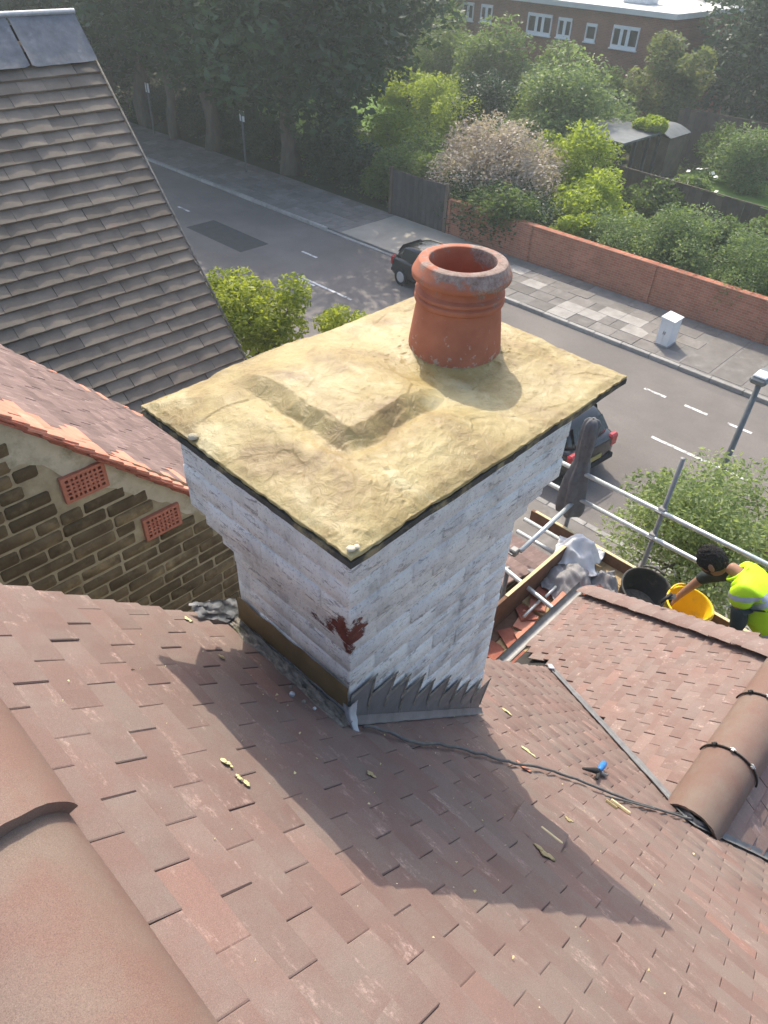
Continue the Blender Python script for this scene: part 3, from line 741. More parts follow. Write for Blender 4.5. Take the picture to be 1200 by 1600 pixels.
# slate oversail under the mortar cap
KX0, KX1, KY0, KY1 = 0.716, 1.822, 0.738, 1.522
def edge_wob(s, k): return 0.0035 * vnoise((s * 7, k * 5.3, 0.2)) + 0.002 * vnoise((s * 41, k * 2.3, 0.9))
mb = MB()
loop = []
for k, (a, b) in enumerate((((KX0, KY0), (KX1, KY0)), ((KX1, KY0), (KX1, KY1)), ((KX1, KY1), (KX0, KY1)), ((KX0, KY1), (KX0, KY0)))):
    for i in range(40):
        u = i / 40; x = a[0] + (b[0] - a[0]) * u; y = a[1] + (b[1] - a[1]) * u; w = edge_wob(u, k) - 0.0015
        nx, ny = (b[1] - a[1]), -(b[0] - a[0]); l = math.hypot(nx, ny); loop.append((x + nx / l * w, y + ny / l * w))
n = len(loop)
v = [(x, y, -1.026 + 0.003 * vnoise((x * 20, y * 20, 0))) for x, y in loop] + [(x, y, -1.009) for x, y in loop]
f = [(i, (i + 1) % n, n + (i + 1) % n, n + i) for i in range(n)] + [tuple(range(n - 1, -1, -1)), tuple(range(n, 2 * n))]
cadd(ob('slate_course', mk('slate_course', v, f, 'slate')))
# mortar cap (flaunching)
POT = (1.565, 1.18)
def sst(a, b, x):
    t = min(1, max(0, (x - a) / (b - a))); return t * t * (3 - 2 * t)
def cap_h(x, y):
    d = min(x - KX0, KX1 - x, y - KY0, KY1 - y)
    h = 0.040 * sst(-0.06, 0.17, d) * (1 - sst(1.12, 1.46, x)) - 0.006 + 0.006 * sst(0, 0.03, d)
    wx = x + 0.014 * vnoise((x * 11, y * 11, 3.1)) + 0.005 * vnoise((x * 19, y * 19, 2.1)) + 0.015 * (y - 1.1); wy = y + 0.014 * vnoise((x * 11, y * 11, 7.7)) + 0.005 * vnoise((x * 18, y * 18, 5.1)) - 0.015 * (x - 1.1)
    # old bedding of the second pot: a raised block behind an L-shaped step
    fade = 1 - sst(1.20, 1.36, wx)
    inx = min(1, max(0, (wx - 0.930) / 0.046)); iny = min(1, max(0, (wy - 0.972) / 0.048))
    far = 1 - sst(1.30, 1.42, wy)
    h += 0.030 * inx * iny * (0.35 + 0.65 * far) * (0.25 + 0.75 * fade)
    # trough in front of the step and the pale crest beyond it
    gx = math.exp(-((wx - 0.922) / 0.022) ** 2) * sst(0.93, 1.0, wy) * (1 - sst(1.22, 1.33, wy))
    gy = math.exp(-((wy - 0.972) / 0.022) ** 2) * sst(0.90, 0.96, wx) * (1 - sst(1.22, 1.32, wx))
    h -= 0.007 * max(gx, gy)
    h += 0.006 * math.exp(-((wx - 0.865) / 0.03) ** 2) * sst(0.88, 0.95, wy) * (1 - sst(1.2, 1.32, wy))
    r = math.hypot(x - POT[0], y - POT[1])
    h += 0.008 * math.exp(-(max(0, r - 0.135) / 0.025) ** 2) * (1 + 0.5 * vnoise((x * 20, y * 20, 1.0)))
    # trowelled lumps, drag ridges and crumbs
    h += 0.006 * sst(0.0, 0.16, d) * vnoise((x, y, 0), 4.5, (1, 2, 3)) + 0.002 * sst(-0.03, 0.08, d) * vnoise((x, y, 0), 14, (4, 1, 3)) + 0.0018 * vnoise((x, y, 0), 42, (4, 7, 3))
    q = abs(vnoise((x * 6.5 + 1.5 * vnoise((x * 9, y * 9, 5)), y * 9.5, 1.0), 1.0))
    h += 0.0008 * max(0, 1 - q * 14) * max(0, vnoise((x, y, 0), 4.0, (9, 9, 9)) + 0.35) * 1.6
    # overlapping trowel strokes: flat facets that meet in small ledges
    for (kx, ky, sd, am) in ((5.0, 8.5, 0.0, 0.0026), (13.0, 8.0, 7.0, 0.0010)):
        X = x * kx + 0.45 * vnoise((x, y, sd), 6.0) + sd; Y = y * ky + 0.45 * vnoise((x, y, sd + 3), 6.0)
        c = mn.voronoi((X, Y, sd))[1][0]; r1 = math.sin(c[0] * 12.99 + c[1] * 78.2) * 43758.5; r1 -= math.floor(r1); r2 = math.sin(c[0] * 39.3 + c[1] * 11.1) * 23421.6; r2 -= math.floor(r2)
        h += am * sst(-0.04, 0.08, d) * ((r1 - 0.5) * 0.9 + (r2 - 0.5) * 1.6 * (X - c[0]) + (r1 - r2) * 1.2 * (Y - c[1]))
    cr = vnoise((x, y, 0), 75, (2, 2, 8)); reg = max(0, vnoise((x, y, 0), 6, (3, 8, 8)) + 0.1) + 0.6 * math.exp(-(max(0, r - 0.15) / 0.05) ** 2)
    h += 0.0055 * max(0, cr - 0.27) * 2.5 * reg
    return h
NXc, NYc = 380, 270
mb = MB()
def capf(u, v):
    x = KX0 + (KX1 - KX0) * u; y = KY0 + (KY1 - KY0) * v; z = -0.996 + cap_h(x, y)
    if v == 0: y -= edge_wob(u, 0) - 0.002
    if v == 1: y += edge_wob(1 - u, 2)
    if u == 0: x -= edge_wob(1 - v, 3) - 0.002
    if u == 1: x += edge_wob(v, 1)
    return (x, y, z)
mb.grid(capf, NXc, NYc)
nn = len(mb.v); W_ = NXc + 1
rim = [i for i in range(W_)] + [j * W_ + NXc for j in range(1, NYc + 1)] + [NYc * W_ + i for i in range(NXc - 1, -1, -1)] + [j * W_ for j in range(NYc - 1, 0, -1)]
for i in rim: x, y, z = mb.v[i]; mb.v.append((x + 0.002 * vnoise((x * 60, y * 60, 0)), y + 0.002 * vnoise((x * 60, y * 60, 3)), z - 0.007 - 0.005 * vnoise((x * 30, y * 30, 4))))
R_ = len(rim)
mb.f += [(rim[(i + 1) % R_], rim[i], nn + i, nn + (i + 1) % R_) for i in range(R_)]
cadd(mb.ob('mortar_cap', 'cap', None, True))
# chips of grey stone standing at the left and front cap edges
for (x, y, r) in ((0.728, 1.30, 0.012), (0.730, 0.752, 0.009), (0.742, 0.748, 0.007)):
    bm = bmesh.new(); bmesh.ops.create_icosphere(bm, subdivisions=2, radius=r)
    for v_ in bm.verts: v_.co *= 1 + 0.5 * vnoise(v_.co, 60, (x * 9, 0, 0)); v_.co.z *= 0.6
    me = bpy.data.meshes.new('mortar_chip'); bm.to_mesh(me); bm.free(); me.materials.append(M['plaster'])
    o = ob('mortar_chip', me); o.location = (x, y, -0.985); cadd(o)
# brown render band and rubble fillet on the uphill face
def zb(x): return zmain(x)
mb = MB(); bx = SXa - 0.006
mb.grid(lambda u, v: (bx - 0.004 * (0 < v < 1) + 0.003 * vnoise((u * 9, v * 3, 0)), SYa - 0.004 + (SYb - SYa + 0.006) * u, -1.80 + 0.112 * v - 0.022 * u + (0.010 * vnoise((u * 7, v, 2.0)) if v in (0, 1) else 0)), 40, 6)
cadd(mb.ob('render_band', 'brownband', None, True))
mb = MB()
def fil(u, v):
    y = SYa - 0.03 + (SYb - SYa + 0.05) * u; a = v * math.pi / 2
    r = 0.055 * (1 + 0.35 * vnoise((y * 14, v * 3, 1)) + 0.2 * vnoise((y * 50, v * 9, 1)))
    x = SXa - 0.012 - r * 1.5 * (1 - math.cos(a)) if False else SXa - 0.008 - 0.055 * v * (1 + 0.3 * vnoise((y * 12, 2, 1)))
    z = zmain(x) + 0.028 * (1 - v) * (1 + 0.3 * vnoise((y * 20, v * 4, 4))) + 0.022 * vnoise((y * 38, v * 9, 7)) * (1 - abs(2 * v - 1)) - 0.012 * (v > 0.95)
    return (x, y, z)
mb.grid(fil, 110, 14)
cadd(mb.ob('mortar_fillet', 'rubble', None, True))
mb = MB()   # crumpled lead upstand at the far uphill corner
def crum(u, v):
    return (0.70 + 0.17 * u + 0.015 * vnoise((u * 9, v * 9, 1)), 1.40 + 0.05 * v + 0.02 * vnoise((u * 5, v * 4, 2)), zmain(0.70 + 0.17 * u) + 0.01 + (0.085 * v * (0.3 + 0.7 * u)) + 0.008 * vnoise((u * 5, v * 4, 5)))
mb.grid(crum, 24, 12); cadd(mb.ob('crumpled_lead', 'lead', None, True))
# stepped lead flashing on the side face, one tooth per brick course, with ochre pointing
mb = MB(); po = MB(); yf = SYa - 0.007
nt = 10; dx = (SXb - SXa) / nt
for i in range(nt):
    xa = SXa + i * dx; xb = xa + dx
    zl, zr = zmain(xa) - 0.015, zmain(xb) - 0.015
    top = zmain(xa) + 0.122 + random.uniform(-.014, .012); lowz = zmain(xb) + 0.060 + random.uniform(-.012, .012)
    tip = xb + 0.030 + random.uniform(-.012, .014)
    pts = [(xa, yf, zl), (xb, yf, zr), (xb, yf, lowz), (tip, yf, top - 0.002), (xa + 0.004, yf, top - 0.012), (xa, yf, zmain(xa) + 0.075)]
    mb.add([(p[0], p[1] - 0.0006 * (i % 2), p[2]) for p in pts], [(0, 1, 2, 5), (5, 2, 3, 4)])
    w = 0.0065
    for (p, q) in (((xa + 0.004, top - 0.012), (tip, top - 0.002)),):
        po.add([(p[0] - .006, yf - 0.004, p[1] - w * 0.7), (q[0] + .008, yf - 0.004, q[1] - w * 0.2), (q[0] + .012, yf - 0.001, q[1] + w * 0.8), (p[0], yf - 0.001, p[1] + w * 1.1)], [(0, 1, 2, 3)])
    po.add([(xb + 0.001, yf - .0035, lowz - .002), (tip + .002, yf - .0035, top - .004), (tip - .005, yf - .002, top + .004), (xb - .007, yf - .002, lowz + .012)], [(0, 1, 2, 3)])
cadd(mb.ob('step_flashing', 'lead')); cadd(po.ob('flashing_pointing', 'rubble'))
mb = MB(); mb.grid(lambda u, v: (SXa - 0.01 + (SXb - SXa + 0.03) * u, yf - 0.002 - 0.018 * v, zmain(SXa - 0.01 + (SXb - SXa + 0.03) * u) + 0.03 * (1 - v) ** 2 + 0.004 + 0.005 * vnoise((u * 30, v * 5, 0))), 50, 5)
cadd(mb.ob('lead_soaker', 'lead', None, True))
mb = MB()   # pale dressed lead corner
def corn(u, v):
    s = (u - 0.5) * 2; z0 = zmain(SXa - 0.01)
    w = 0.012 + 0.030 * (1 - v) + 0.006 * vnoise((u * 5, v * 6, 1))
    return (SXa - 0.014 + (w * max(s, 0) * 0.9) - 0.01 * v, SYa - 0.014 + (w * max(-s, 0) * 0.6) - 0.055 * v * v, z0 + 0.085 - 0.105 * v + 0.006 * vnoise((u * 9, v * 9, 4)))
mb.grid(corn, 10, 14); cadd(mb.ob('lead_corner', 'leadpale', None, True))
for i in range(4):
    bm = bmesh.new(); bmesh.ops.create_icosphere(bm, subdivisions=2, radius=random.uniform(0.005, 0.010))
    for v_ in bm.verts: v_.co *= 1 + 0.6 * vnoise(v_.co, 70, (i * 3.1, 0, 0))
    me = bpy.data.meshes.new('mortar_lump'); bm.to_mesh(me); bm.free(); me.materials.append(M['rubble' if i % 2 else 'leadpale'])
    o = ob('mortar_lump', me); y = 0.93 + 0.035 * i; x = SXa - 0.09 - 0.01 * (i % 3); o.location = (x, y, zmain(x) + 0.012); cadd(o)

# chimney pot
pot = thing('chimney_pot', 'weathered terracotta chimney pot with lichened rim bedded in the ochre cap', 'chimney pot', None, (POT[0], POT[1], -0.994))
prof = [(0.138, -0.03), (0.1385, 0.0), (0.137, 0.03), (0.131, 0.08), (0.125, 0.125), (0.1205, 0.150), (0.1208, 0.152), (0.1285, 0.158), (0.1300, 0.164), (0.1290, 0.170), (0.1235, 0.174), (0.1235, 0.176), (0.1285, 0.180),
        (0.1280, 0.187), (0.121, 0.192), (0.1175, 0.194), (0.1165, 0.200), (0.1155, 0.212), (0.1175, 0.222)]
wob = lambda a, z: 1 + 0.004 * math.sin(2 * a + 1) + 0.0025 * vnoise((math.cos(a) * 3, math.sin(a) * 3, z * 30))
MB().lathe(prof, n=72, jit=wob).ob('body', 'pot', pot, True).data.set_sharp_from_angle(angle=math.radians(28))
rimp = [(0.1155, 0.2185), (0.1165, 0.2195), (0.134, 0.2215), (0.1395, 0.2245), (0.1405, 0.2265), (0.1412, 0.236), (0.1405, 0.2395), (0.139, 0.242), (0.1255, 0.2665), (0.1235, 0.269), (0.120, 0.2705), (0.1185, 0.271), (0.098, 0.271), (0.0955, 0.2695), (0.094, 0.262)]
MB().lathe(rimp, n=72, jit=lambda a, z: 1 + 0.004 * math.sin(2 * a + 1) + 0.006 * vnoise((math.cos(a) * 6, math.sin(a) * 6, z * 40))).ob('rim', 'pot', pot, True).data.set_sharp_from_angle(angle=math.radians(24))
MB().lathe([(0.0935, 0.263), (0.094, 0.2), (0.099, 0.1), (0.104, -0.02)], n=48).ob('flue_lining', 'pot', pot, True)

# ================================================================== small things on our roof
def roofpt(x, y, h=0.0): return Vector((x, y, zmain(x))) + N0 * h
mb = MB(); pts = []
wp = [(0.86, 0.835), (0.93, 0.79), (0.99, 0.75), (1.13, 0.695), (1.26, 0.63), (1.384, 0.571), (1.53, 0.495), (1.666, 0.409), (1.78, 0.30), (1.885, 0.211), (2.05, 0.10), (2.19, 0.02), (2.274, -0.02)]
for i in range(len(wp) - 1):
    for k in range(4):
        u = k / 4; x = wp[i][0] * (1 - u) + wp[i + 1][0] * u; y = wp[i][1] * (1 - u) + wp[i + 1][1] * u
        pts.append(roofpt(x, y + 0.008 * math.sin(i * 2.1 + k), 0.010 + 0.006 * abs(math.sin(i * 1.3 + k * 0.7))))
mb.tube(pts, 0.0055, 7)
o = mb.ob('cable', 'rope', None, True); tag(o, 'grey cable trailing across the tiles from the chimney foot to the bay ridge', 'cable')
mb = MB(); mb.tube([roofpt(1.72, 0.30, 0.012), roofpt(1.85, 0.22, 0.014), roofpt(2.0, 0.135, 0.012), roofpt(2.17, 0.05, 0.016)], 0.004, 6)
o = mb.ob('cable', 'rope', None, True); tag(o, 'short second strand of grey cable below the blue-handled tool', 'cable')
# blue handled pliers
pl = thing('pliers', 'small pliers with a blue grip lying on the tiles beside the cable', 'tool', None, roofpt(1.86, 0.385, 0.012))
def padd(mb, name, mat, par):
    o = mb.ob(name, mat, None, True); o.parent = par; o.matrix_parent_inverse = Matrix.Translation(-Vector(par.location)); return o
a0 = roofpt(1.85, 0.392, 0.018); a1 = roofpt(2.03, 0.418, 0.03)
mb = MB(); mb.tube([a0.lerp(a1, t) + N0 * 0.01 * math.sin(t * 3) for t in (0.25, 0.45, 0.65, 0.85, 1.0)], [0.010, 0.014, 0.0155, 0.014, 0.009], 10); padd(mb, 'grip', 'blue', pl)
mb = MB(); b0 = roofpt(1.80, 0.44, 0.02); mb.tube([a0.lerp(a1, 0.3), roofpt(1.85, 0.402, 0.03), b0], [0.012, 0.013, 0.005], 8); mb.tube([a0.lerp(a1, 0.28), roofpt(1.80, 0.372, 0.022)], [0.011, 0.006], 8); padd(mb, 'jaws', 'blackrub', pl)
mb = MB(); mb.tube([a0.lerp(a1, 0.3) + Vector((0, -.01, 0)), roofpt(1.93, 0.376, 0.014), roofpt(1.965, 0.372, 0.014)], [0.010, 0.009, 0.006], 8); padd(mb, 'second_handle', 'dullsteel', pl)
# mortar splashes: thin uneven patties
def splat(name, label, x, y, rx, ry, h, mat, seed, group=None, rot=0.0):
    g = random.Random(seed); bm = bmesh.new(); rx *= 0.68; ry *= 0.75
    for k in range(10):
        px, py = g.gauss(0, rx * 0.38), g.gauss(0, ry * 0.38); r = (rx + ry) * 0.5 * g.uniform(0.2, 0.6) * (1.4 if k == 0 else 1)
        res = bmesh.ops.create_icosphere(bm, subdivisions=2, radius=1.0)
        for v in res['verts']:
            q = 1 + 0.7 * vnoise(v.co, 2.3, (seed * 3.1, k * 1.7, 0)); v.co = Vector((px + v.co.x * r * q, py + v.co.y * r * q, v.co.z * min(h, r * 0.14) * q))
    me = bpy.data.meshes.new(name); bm.to_mesh(me); bm.free(); me.materials.append(M[mat]); me.polygons.foreach_set('use_smooth', [True] * len(me.polygons))
    o = ob(name, me); o.matrix_world = frame(roofpt(x, y, 0.002), EX, EY, N0) @ Matrix.Rotation(rot, 4, 'Z')
    if label: tag(o, label, 'mortar', group)
    return o
M['splat'] = pm('pale_yellow_mortar', (0.58, 0.50, 0.23), (0.70, 0.62, 0.33), 40, 0.95, 0.6, 120)
splat('mortar_splat', 'rounder of two pale yellow mortar splashes on the sunlit tiles left of the shadow', 0.385, 0.772, 0.020, 0.012, 0.005, 'splat', 1)
splat('mortar_splat', 'long smeared yellow mortar splash below the rounder one, left of the shadow', 0.385, 0.713, 0.028, 0.010, 0.004, 'splat', 2, None, 0.3)
splat('mortar_splat', 'olive mortar patty in the chimney shadow below the lead corner', 0.723, 0.662, 0.022, 0.014, 0.006, 'ochre', 3)
splat('mortar_splat', 'flat mortar smear in the shadow near the lifted tile', 1.02, 0.255, 0.05, 0.03, 0.004, 'ochre', 4)
splat('mortar_splat', 'small yellow mortar blob just above the lifted tile', 1.32, 0.30, 0.022, 0.018, 0.008, 'ochre', 5)
splat('mortar_splat', 'pale mortar blob at the tip of the shadow beside the uphill cable', 0.64, 1.19, 0.018, 0.011, 0.006, 'ochre', 6)
splat('mortar_splat', 'yellow mortar crumb by the crumpled lead at the roof edge', 0.66, 1.39, 0.028, 0.012, 0.012, 'splat', 7)
splat('mortar_splat', 'yellow mortar patch on the tiles behind the right foot of the chimney', 1.85, 0.86, 0.05, 0.015, 0.006, 'splat', 8)
splat('mortar_splat', 'yellow smear on the sunlit tiles right of the chimney shadow', 1.60, 0.62, 0.06, 0.016, 0.003, 'splat', 9)
splat('mortar_splat', 'pink tile dust patch where the cable leaves the shadow', 1.44, 0.54, 0.05, 0.018, 0.002, 'salmon', 10)
# crumbs strewn over the slope
Vs = []; Fs = []; at = []
for i in range(220):
    x = random.uniform(0.15, 2.4); y = random.uniform(-0.45, 1.35)
    if random.random() < 0.5: x = random.gauss(0.9, 0.45); y = random.gauss(0.7, 0.4)
    if not (0.12 < x < 2.4) or (0.84 < x < 1.62 and y > 0.86) or y > 1.4: continue
    s = abs(random.gauss(0, 0.0013)) + 0.0009; p = roofpt(x, y, 0.003)
    q = [p + Vector((random.uniform(-1, 1), random.uniform(-1, 1), random.uniform(-.3, 1))).normalized() * s * 1.5 for _ in range(4)]
    b = len(Vs); Vs += [tuple(w) for w in q]; Fs += [(b, b + 1, b + 2, b + 2), (b, b + 1, b + 3, b + 3), (b, b + 2, b + 3, b + 3), (b + 1, b + 2, b + 3, b + 3)]
o = ob('mortar_crumbs', mk('mortar_crumbs', Vs, [tuple(dict.fromkeys(f)) for f in Fs], 'splat')); tag(o, 'tiny mortar crumbs scattered over the tiles', 'crumbs', kind='stuff')

# ================================================================== neighbour house with the brick gable
NY = 2.77
def znb(x): return -0.83 - 1.055 * x
nh = thing('neighbour_house', 'neighbouring house with dark stock brick gable, two terracotta vents and salmon tile verge', 'house', None, (1.2, NY, G))
def nadd(o, par=None):
    o.matrix_parent_inverse = Matrix.Identity(4) if par else Matrix.Translation(-Vector(nh.location)); o.parent = par or nh; o.matrix_parent_inverse = Matrix.Identity(4) if par else Matrix.Translation(-Vector(nh.location)); return o
mb = MB(); mb.box((-3, NY + 0.106, G), (3.3, 4.7, -4.4)); mb.add([(-3, NY + .106, -4.4), (3.3, NY + .106, -4.4), (-0.05, NY + .106, znb(-0.05) - .06)], [(0, 1, 2)])
nadd(mb.ob('wall', 'housebrick'))
mb = MB(); mb.box((-0.4, NY + 0.008, -4.2), (3.0, NY + 0.105, -2.9)); mb.add([(-0.4, NY + .008, -2.9), (2.0, NY + .008, -2.9), (-0.0, NY + .008, znb(0) - .05), (-.4, NY + .008, znb(0) - .05)], [(0, 1, 2, 3)])
nadd(mb.ob('mortar_bed', 'mortarjoint'))
def stock(L, seed):
    bm = bmesh.new(); bmesh.ops.create_cube(bm, size=1.0)
    for v in bm.verts: v.co = Vector((v.co.x * L, v.co.y * 0.1, v.co.z * 0.068))
    bmesh.ops.bevel(bm, geom=list(bm.edges), offset=0.009, segments=1, affect='EDGES')
    for v in bm.verts: v.co += Vector([0.004 * vnoise(v.co, 19, (seed * 7.1, i * 3.3, 1.7)) for i in range(3)])
    me = bpy.data.meshes.new('brick'); bm.to_mesh(me); bm.free(); me.materials.append(M['stock'])
    me.polygons.foreach_set('use_smooth', [True] * len(me.polygons)); return me
stockc = {}
VENTS = ((0.953, -2.075), (1.283, -2.515))        # centres (x, z)
zc = -1.30; row = 0
while zc > -3.75:
    x = 0.25 + (0.11 if row % 2 else 0.0)
    while x < 2.45:
        L = random.choice((0.215, 0.215, 0.215, 0.105, 0.20)); xc = x + L / 2
        ok = zc + 0.05 < znb(xc + L / 2) - 0.05 and zc > znb(xc) - 1.6
        if ok and znb(xc) - 0.22 < zc and random.random() < 0.62 and xc < 1.45: ok = False        # the raking cut under the verge is filled with pointing
        for (vx, vz) in VENTS:
            if abs(xc - vx) < 0.107 + L / 2 and abs(zc - vz) < 0.10: ok = False
        if xc > 1.1 and xc - 1.7 > (zc + 3.5) * 0.6 + 0.4: ok = False
        if ok:
            key = (L, random.randrange(4))
            if key not in stockc: stockc[key] = stock(*key)
            o = ob('brick', stockc[key]); o.location = (xc, NY + 0.05 + random.uniform(-.004, .003), zc + random.uniform(-.003, .003)); o.rotation_euler.y = random.uniform(-.012, .012); nadd(o)
        x += L + 0.0105
    zc -= 0.0775; row += 1
# pale pointing smeared under the verge and round the vents
mb = MB()
def pt(u, v):
    x = 0.2 + 1.45 * u; top = znb(x) - 0.03; d = 0.23 * (1 + 0.45 * vnoise((x * 4, 1.1, 0)) + 0.25 * vnoise((x * 13, 4.1, 0))) * (1.25 - 0.6 * u)
    return (x, NY + 0.003 - 0.004 * vnoise((x * 14, v * 4, 3)), top - d * v)
mb.grid(pt, 60, 8); nadd(mb.ob('pointing', 'plaster', None, True))
for (vx, vz) in VENTS:
    a_ = MB(); w, h = 0.215, 0.142; y0, y1 = NY - 0.016, NY + 0.02
    nxh, nyh = 8, 5
    xs = np.linspace(vx - w / 2 + 0.018, vx + w / 2 - 0.018, nxh + 1); zs = np.linspace(vz - h / 2 + 0.016, vz + h / 2 - 0.016, nyh + 1)
    bx_, bz = 0.0055, 0.0055
    a_.box((vx - w / 2, y0, vz - h / 2), (vx + w / 2, y1, zs[0])); a_.box((vx - w / 2, y0, zs[-1]), (vx + w / 2, y1, vz + h / 2))
    a_.box((vx - w / 2, y0, zs[0]), (xs[0], y1, zs[-1])); a_.box((xs[-1], y0, zs[0]), (vx + w / 2, y1, zs[-1]))
    for i in range(1, nxh): a_.box((xs[i] - bx_, y0 + 0.001, zs[0]), (xs[i] + bx_, y1, zs[-1]))
    for j in range(1, nyh): a_.box((xs[0], y0 + 0.0004, zs[j] - bz), (xs[-1], y1, zs[j] + bz))
    v_ = nadd(a_.ob('air_brick', 'terravent'))
    d_ = MB().box((xs[0], y0 + 0.02, zs[0]), (xs[-1], y1 + 0.01, zs[-1])).ob('vent_back', 'hole'); nadd(d_, v_)
# its roof
NN = Vector((0.7258, 0, 0.6879)); NEY = Vector((-0.6879, 0, 0.7258))
mb = MB(); mb.add([(-0.05, NY - .0, znb(-0.05) - .04), (3.3, NY, znb(3.3) - .04), (3.3, 4.72, znb(3.3) - .04), (-0.05, 4.72, znb(-0.05) - .04), (-3.2, 4.72, znb(-.05) - 3.3), (-3.2, NY, znb(-.05) - 3.3)], [(0, 1, 2, 3), (0, 3, 4, 5)]); nadd(mb.ob('roof_deck', 'felt'))
nt_ = [tile_mesh('roof_tile', 0.1615, 0.17, 0.011, 'neightile', 0.002 * k, 30 + k) for k in range(4)]
sal = [tile_mesh('verge_tile', 0.1615, 0.17, 0.011, 'salmon', 0.002 * k, 40 + k) for k in range(3)]
sp1 = []; sp2 = []
for k in range(0, 60):
    xt = 0.05 + 0.0575 * k
    if xt > 3.35: break
    j0 = NY - 0.045 - (0.0825 if k % 2 else 0)
    for j in range(0, 13):
        a = max(j0 + 0.165 * j, NY - 0.045 + random.uniform(-.01, .01)); b = min(j0 + 0.165 * (j + 1), 4.75 + random.uniform(-.02, .02))
        if b - a < 0.03: continue
        yc = (a + b) / 2
        o = Vector((xt, yc, znb(xt))) - NN * (0.011 - random.uniform(-.001, .003)) - Vector(nh.location)
        m2 = frame(o, EX, NEY, NN, math.radians(6.6) + random.uniform(-.015, .015), (b - a) / 0.165, random.uniform(-.012, .012))
        edge = j == 0 or (j == 1 and random.random() < 0.65) or (b > 4.72 and random.random() < 0.55)
        (sp2 if edge else sp1).append((m2, random.randrange(3)))
def lay_local(par, name, sp, meshes, limit, mat):
    off = Vector(par.location)
    vis = [q for q in sp if in_frame(q[0].translation + off, 40)]; hid = [q for q in sp if not in_frame(q[0].translation + off, 40)]
    vis.sort(key=lambda q: (q[0].translation + off).length)
    for m2, k in vis[:limit]: ob(name, meshes[k], par, mw=m2)
    rest = vis[limit:] + hid
    if rest:
        Vs = []; Fs = []; At = []; o = 0
        for m2, k in rest:
            me = meshes[k]; a = np.empty(len(me.vertices) * 3, np.float32); me.vertices.foreach_get('co', a)
            a = a.reshape(-1, 3) @ np.array(m2.to_3x3()).T + np.array(m2.translation); Vs.append(a); r = random.random()
            for p in me.polygons: Fs.append([i + o for i in p.vertices]); At.append(r)
            o += len(a)
        r_ = ob(name + 's_beyond', np_mesh(name, np.concatenate(Vs), np.array(Fs), mat, np.array(At), 'tv'), par); r_['kind'] = 'stuff'
lay_local(nh, 'roof_tile', sp1, nt_, 300, 'neightile'); lay_local(nh, 'verge_tile', sp2, sal, 150, 'salmon')
# doubled undercloak tiles along the verge, stepping down
uc = MB().cbox((-0.08, 0, -0.012), (0.08, 0.14, 0.0), 0.002).mesh('undercloak_tile', 'redtile')
for i in range(24):
    x = 0.12 + 0.085 * i
    for s in (0, 1):
        o = ob('undercloak_tile', uc); o.location = (x + 0.03 * s, NY - 0.05 + 0.012 * s + random.uniform(-.006, .006), znb(x + 0.03 * s) - 0.022 - 0.018 * s)
        o.rotation_euler = (0, math.atan(1.055) * 0.93, random.uniform(-.03, .03)); nadd(o)

# ================================================================== farther house with the dark roof slope
K = 1.13
RY, RZ, VX = 6.49 * K, -0.72 * K, 3.17 * K
dh = thing('dark_roofed_house', 'farther house with steep dark weathered tile slope and grey lead ridge', 'house', None, (VX, RY, G))
def zdk(y): return RZ - 1.2 * (RY - y)
def dadd(o): o.parent = dh; o.matrix_parent_inverse = Matrix.Translation(-Vector(dh.location)); return o
EYD = 4.86
mb = MB(); mb.add([(-4, EYD, zdk(EYD) - .04), (VX, EYD, zdk(EYD) - .04), (VX, RY, RZ - .04), (-4, RY, RZ - .04), (VX, 2 * RY - EYD, zdk(EYD) - .04), (-4, 2 * RY - EYD, zdk(EYD) - .04)], [(0, 1, 2, 3), (3, 2, 4, 5)]); dadd(mb.ob('roof_deck', 'felt'))
mb = MB(); mb.box((-4, EYD + .15, G), (VX - .12, 2 * RY - EYD - .15, zdk(EYD) + .05)); mb.add([(VX - .12, EYD + .15, zdk(EYD) + .05), (VX - .12, 2 * RY - EYD - .15, zdk(EYD) + .05), (VX - .12, RY, RZ - .1)], [(0, 1, 2)]); dadd(mb.ob('wall', 'housebrick'))
ND = Vector((0, -0.7682, 0.6402)); DEY = Vector((0, 0.6402, 0.7682))
dm = [tile_mesh('roof_tile', 0.2245, 0.20, 0.024, 'darktile', 0.002 * k, 50 + k) for k in range(4)]
sp = []
dy = 0.112 * 0.6402
for k in range(0, 40):
    yt = EYD + dy * k
    if yt > RY - 0.16: break
    j0 = VX + 0.02 - (0.11 if k % 2 else 0)
    for j in range(0, 15):
        b = j0 - 0.225 * j + (0.11 if (j == 0 and k % 2) else 0); a = j0 - 0.225 * (j + 1)
        xc = (a + b) / 2
        o = Vector((xc, yt, zdk(yt))) - ND * (0.024 - random.uniform(-.002, .004)) - Vector(dh.location)
        sp.append((frame(o, Vector((1, 0, 0)), DEY, ND, math.radians(11.5) + random.uniform(-.02, .02), (b - a) / 0.225, random.uniform(-.012, .012)), random.randrange(4)))
lay_local(dh, 'roof_tile', sp, dm, 300, 'darktile')
mb = MB()
for s in range(5):
    x1 = VX + 0.03 - s * 0.62; x0 = x1 - 0.60
    def ldf(u, v, x0=x0, x1=x1, s=s):
        y = RY + 0.02 - 0.30 * (1 - v); x = x0 + (x1 - x0) * u
        return (x, y, zdk(y) + 0.028 + 0.006 * vnoise((x * 6, v * 5, s)) + (0.012 if u in (0, 1) else 0))
    mb2 = MB(); mb2.grid(ldf, 14, 10); dadd(mb2.ob('ridge_lead', 'lead', None, True))
mb.tube([(VX + .04, RY, RZ + 0.035), (VX - 3.4, RY, RZ + 0.035)], 0.022, 8); dadd(mb.ob('ridge_roll', 'leadpale', None, True))
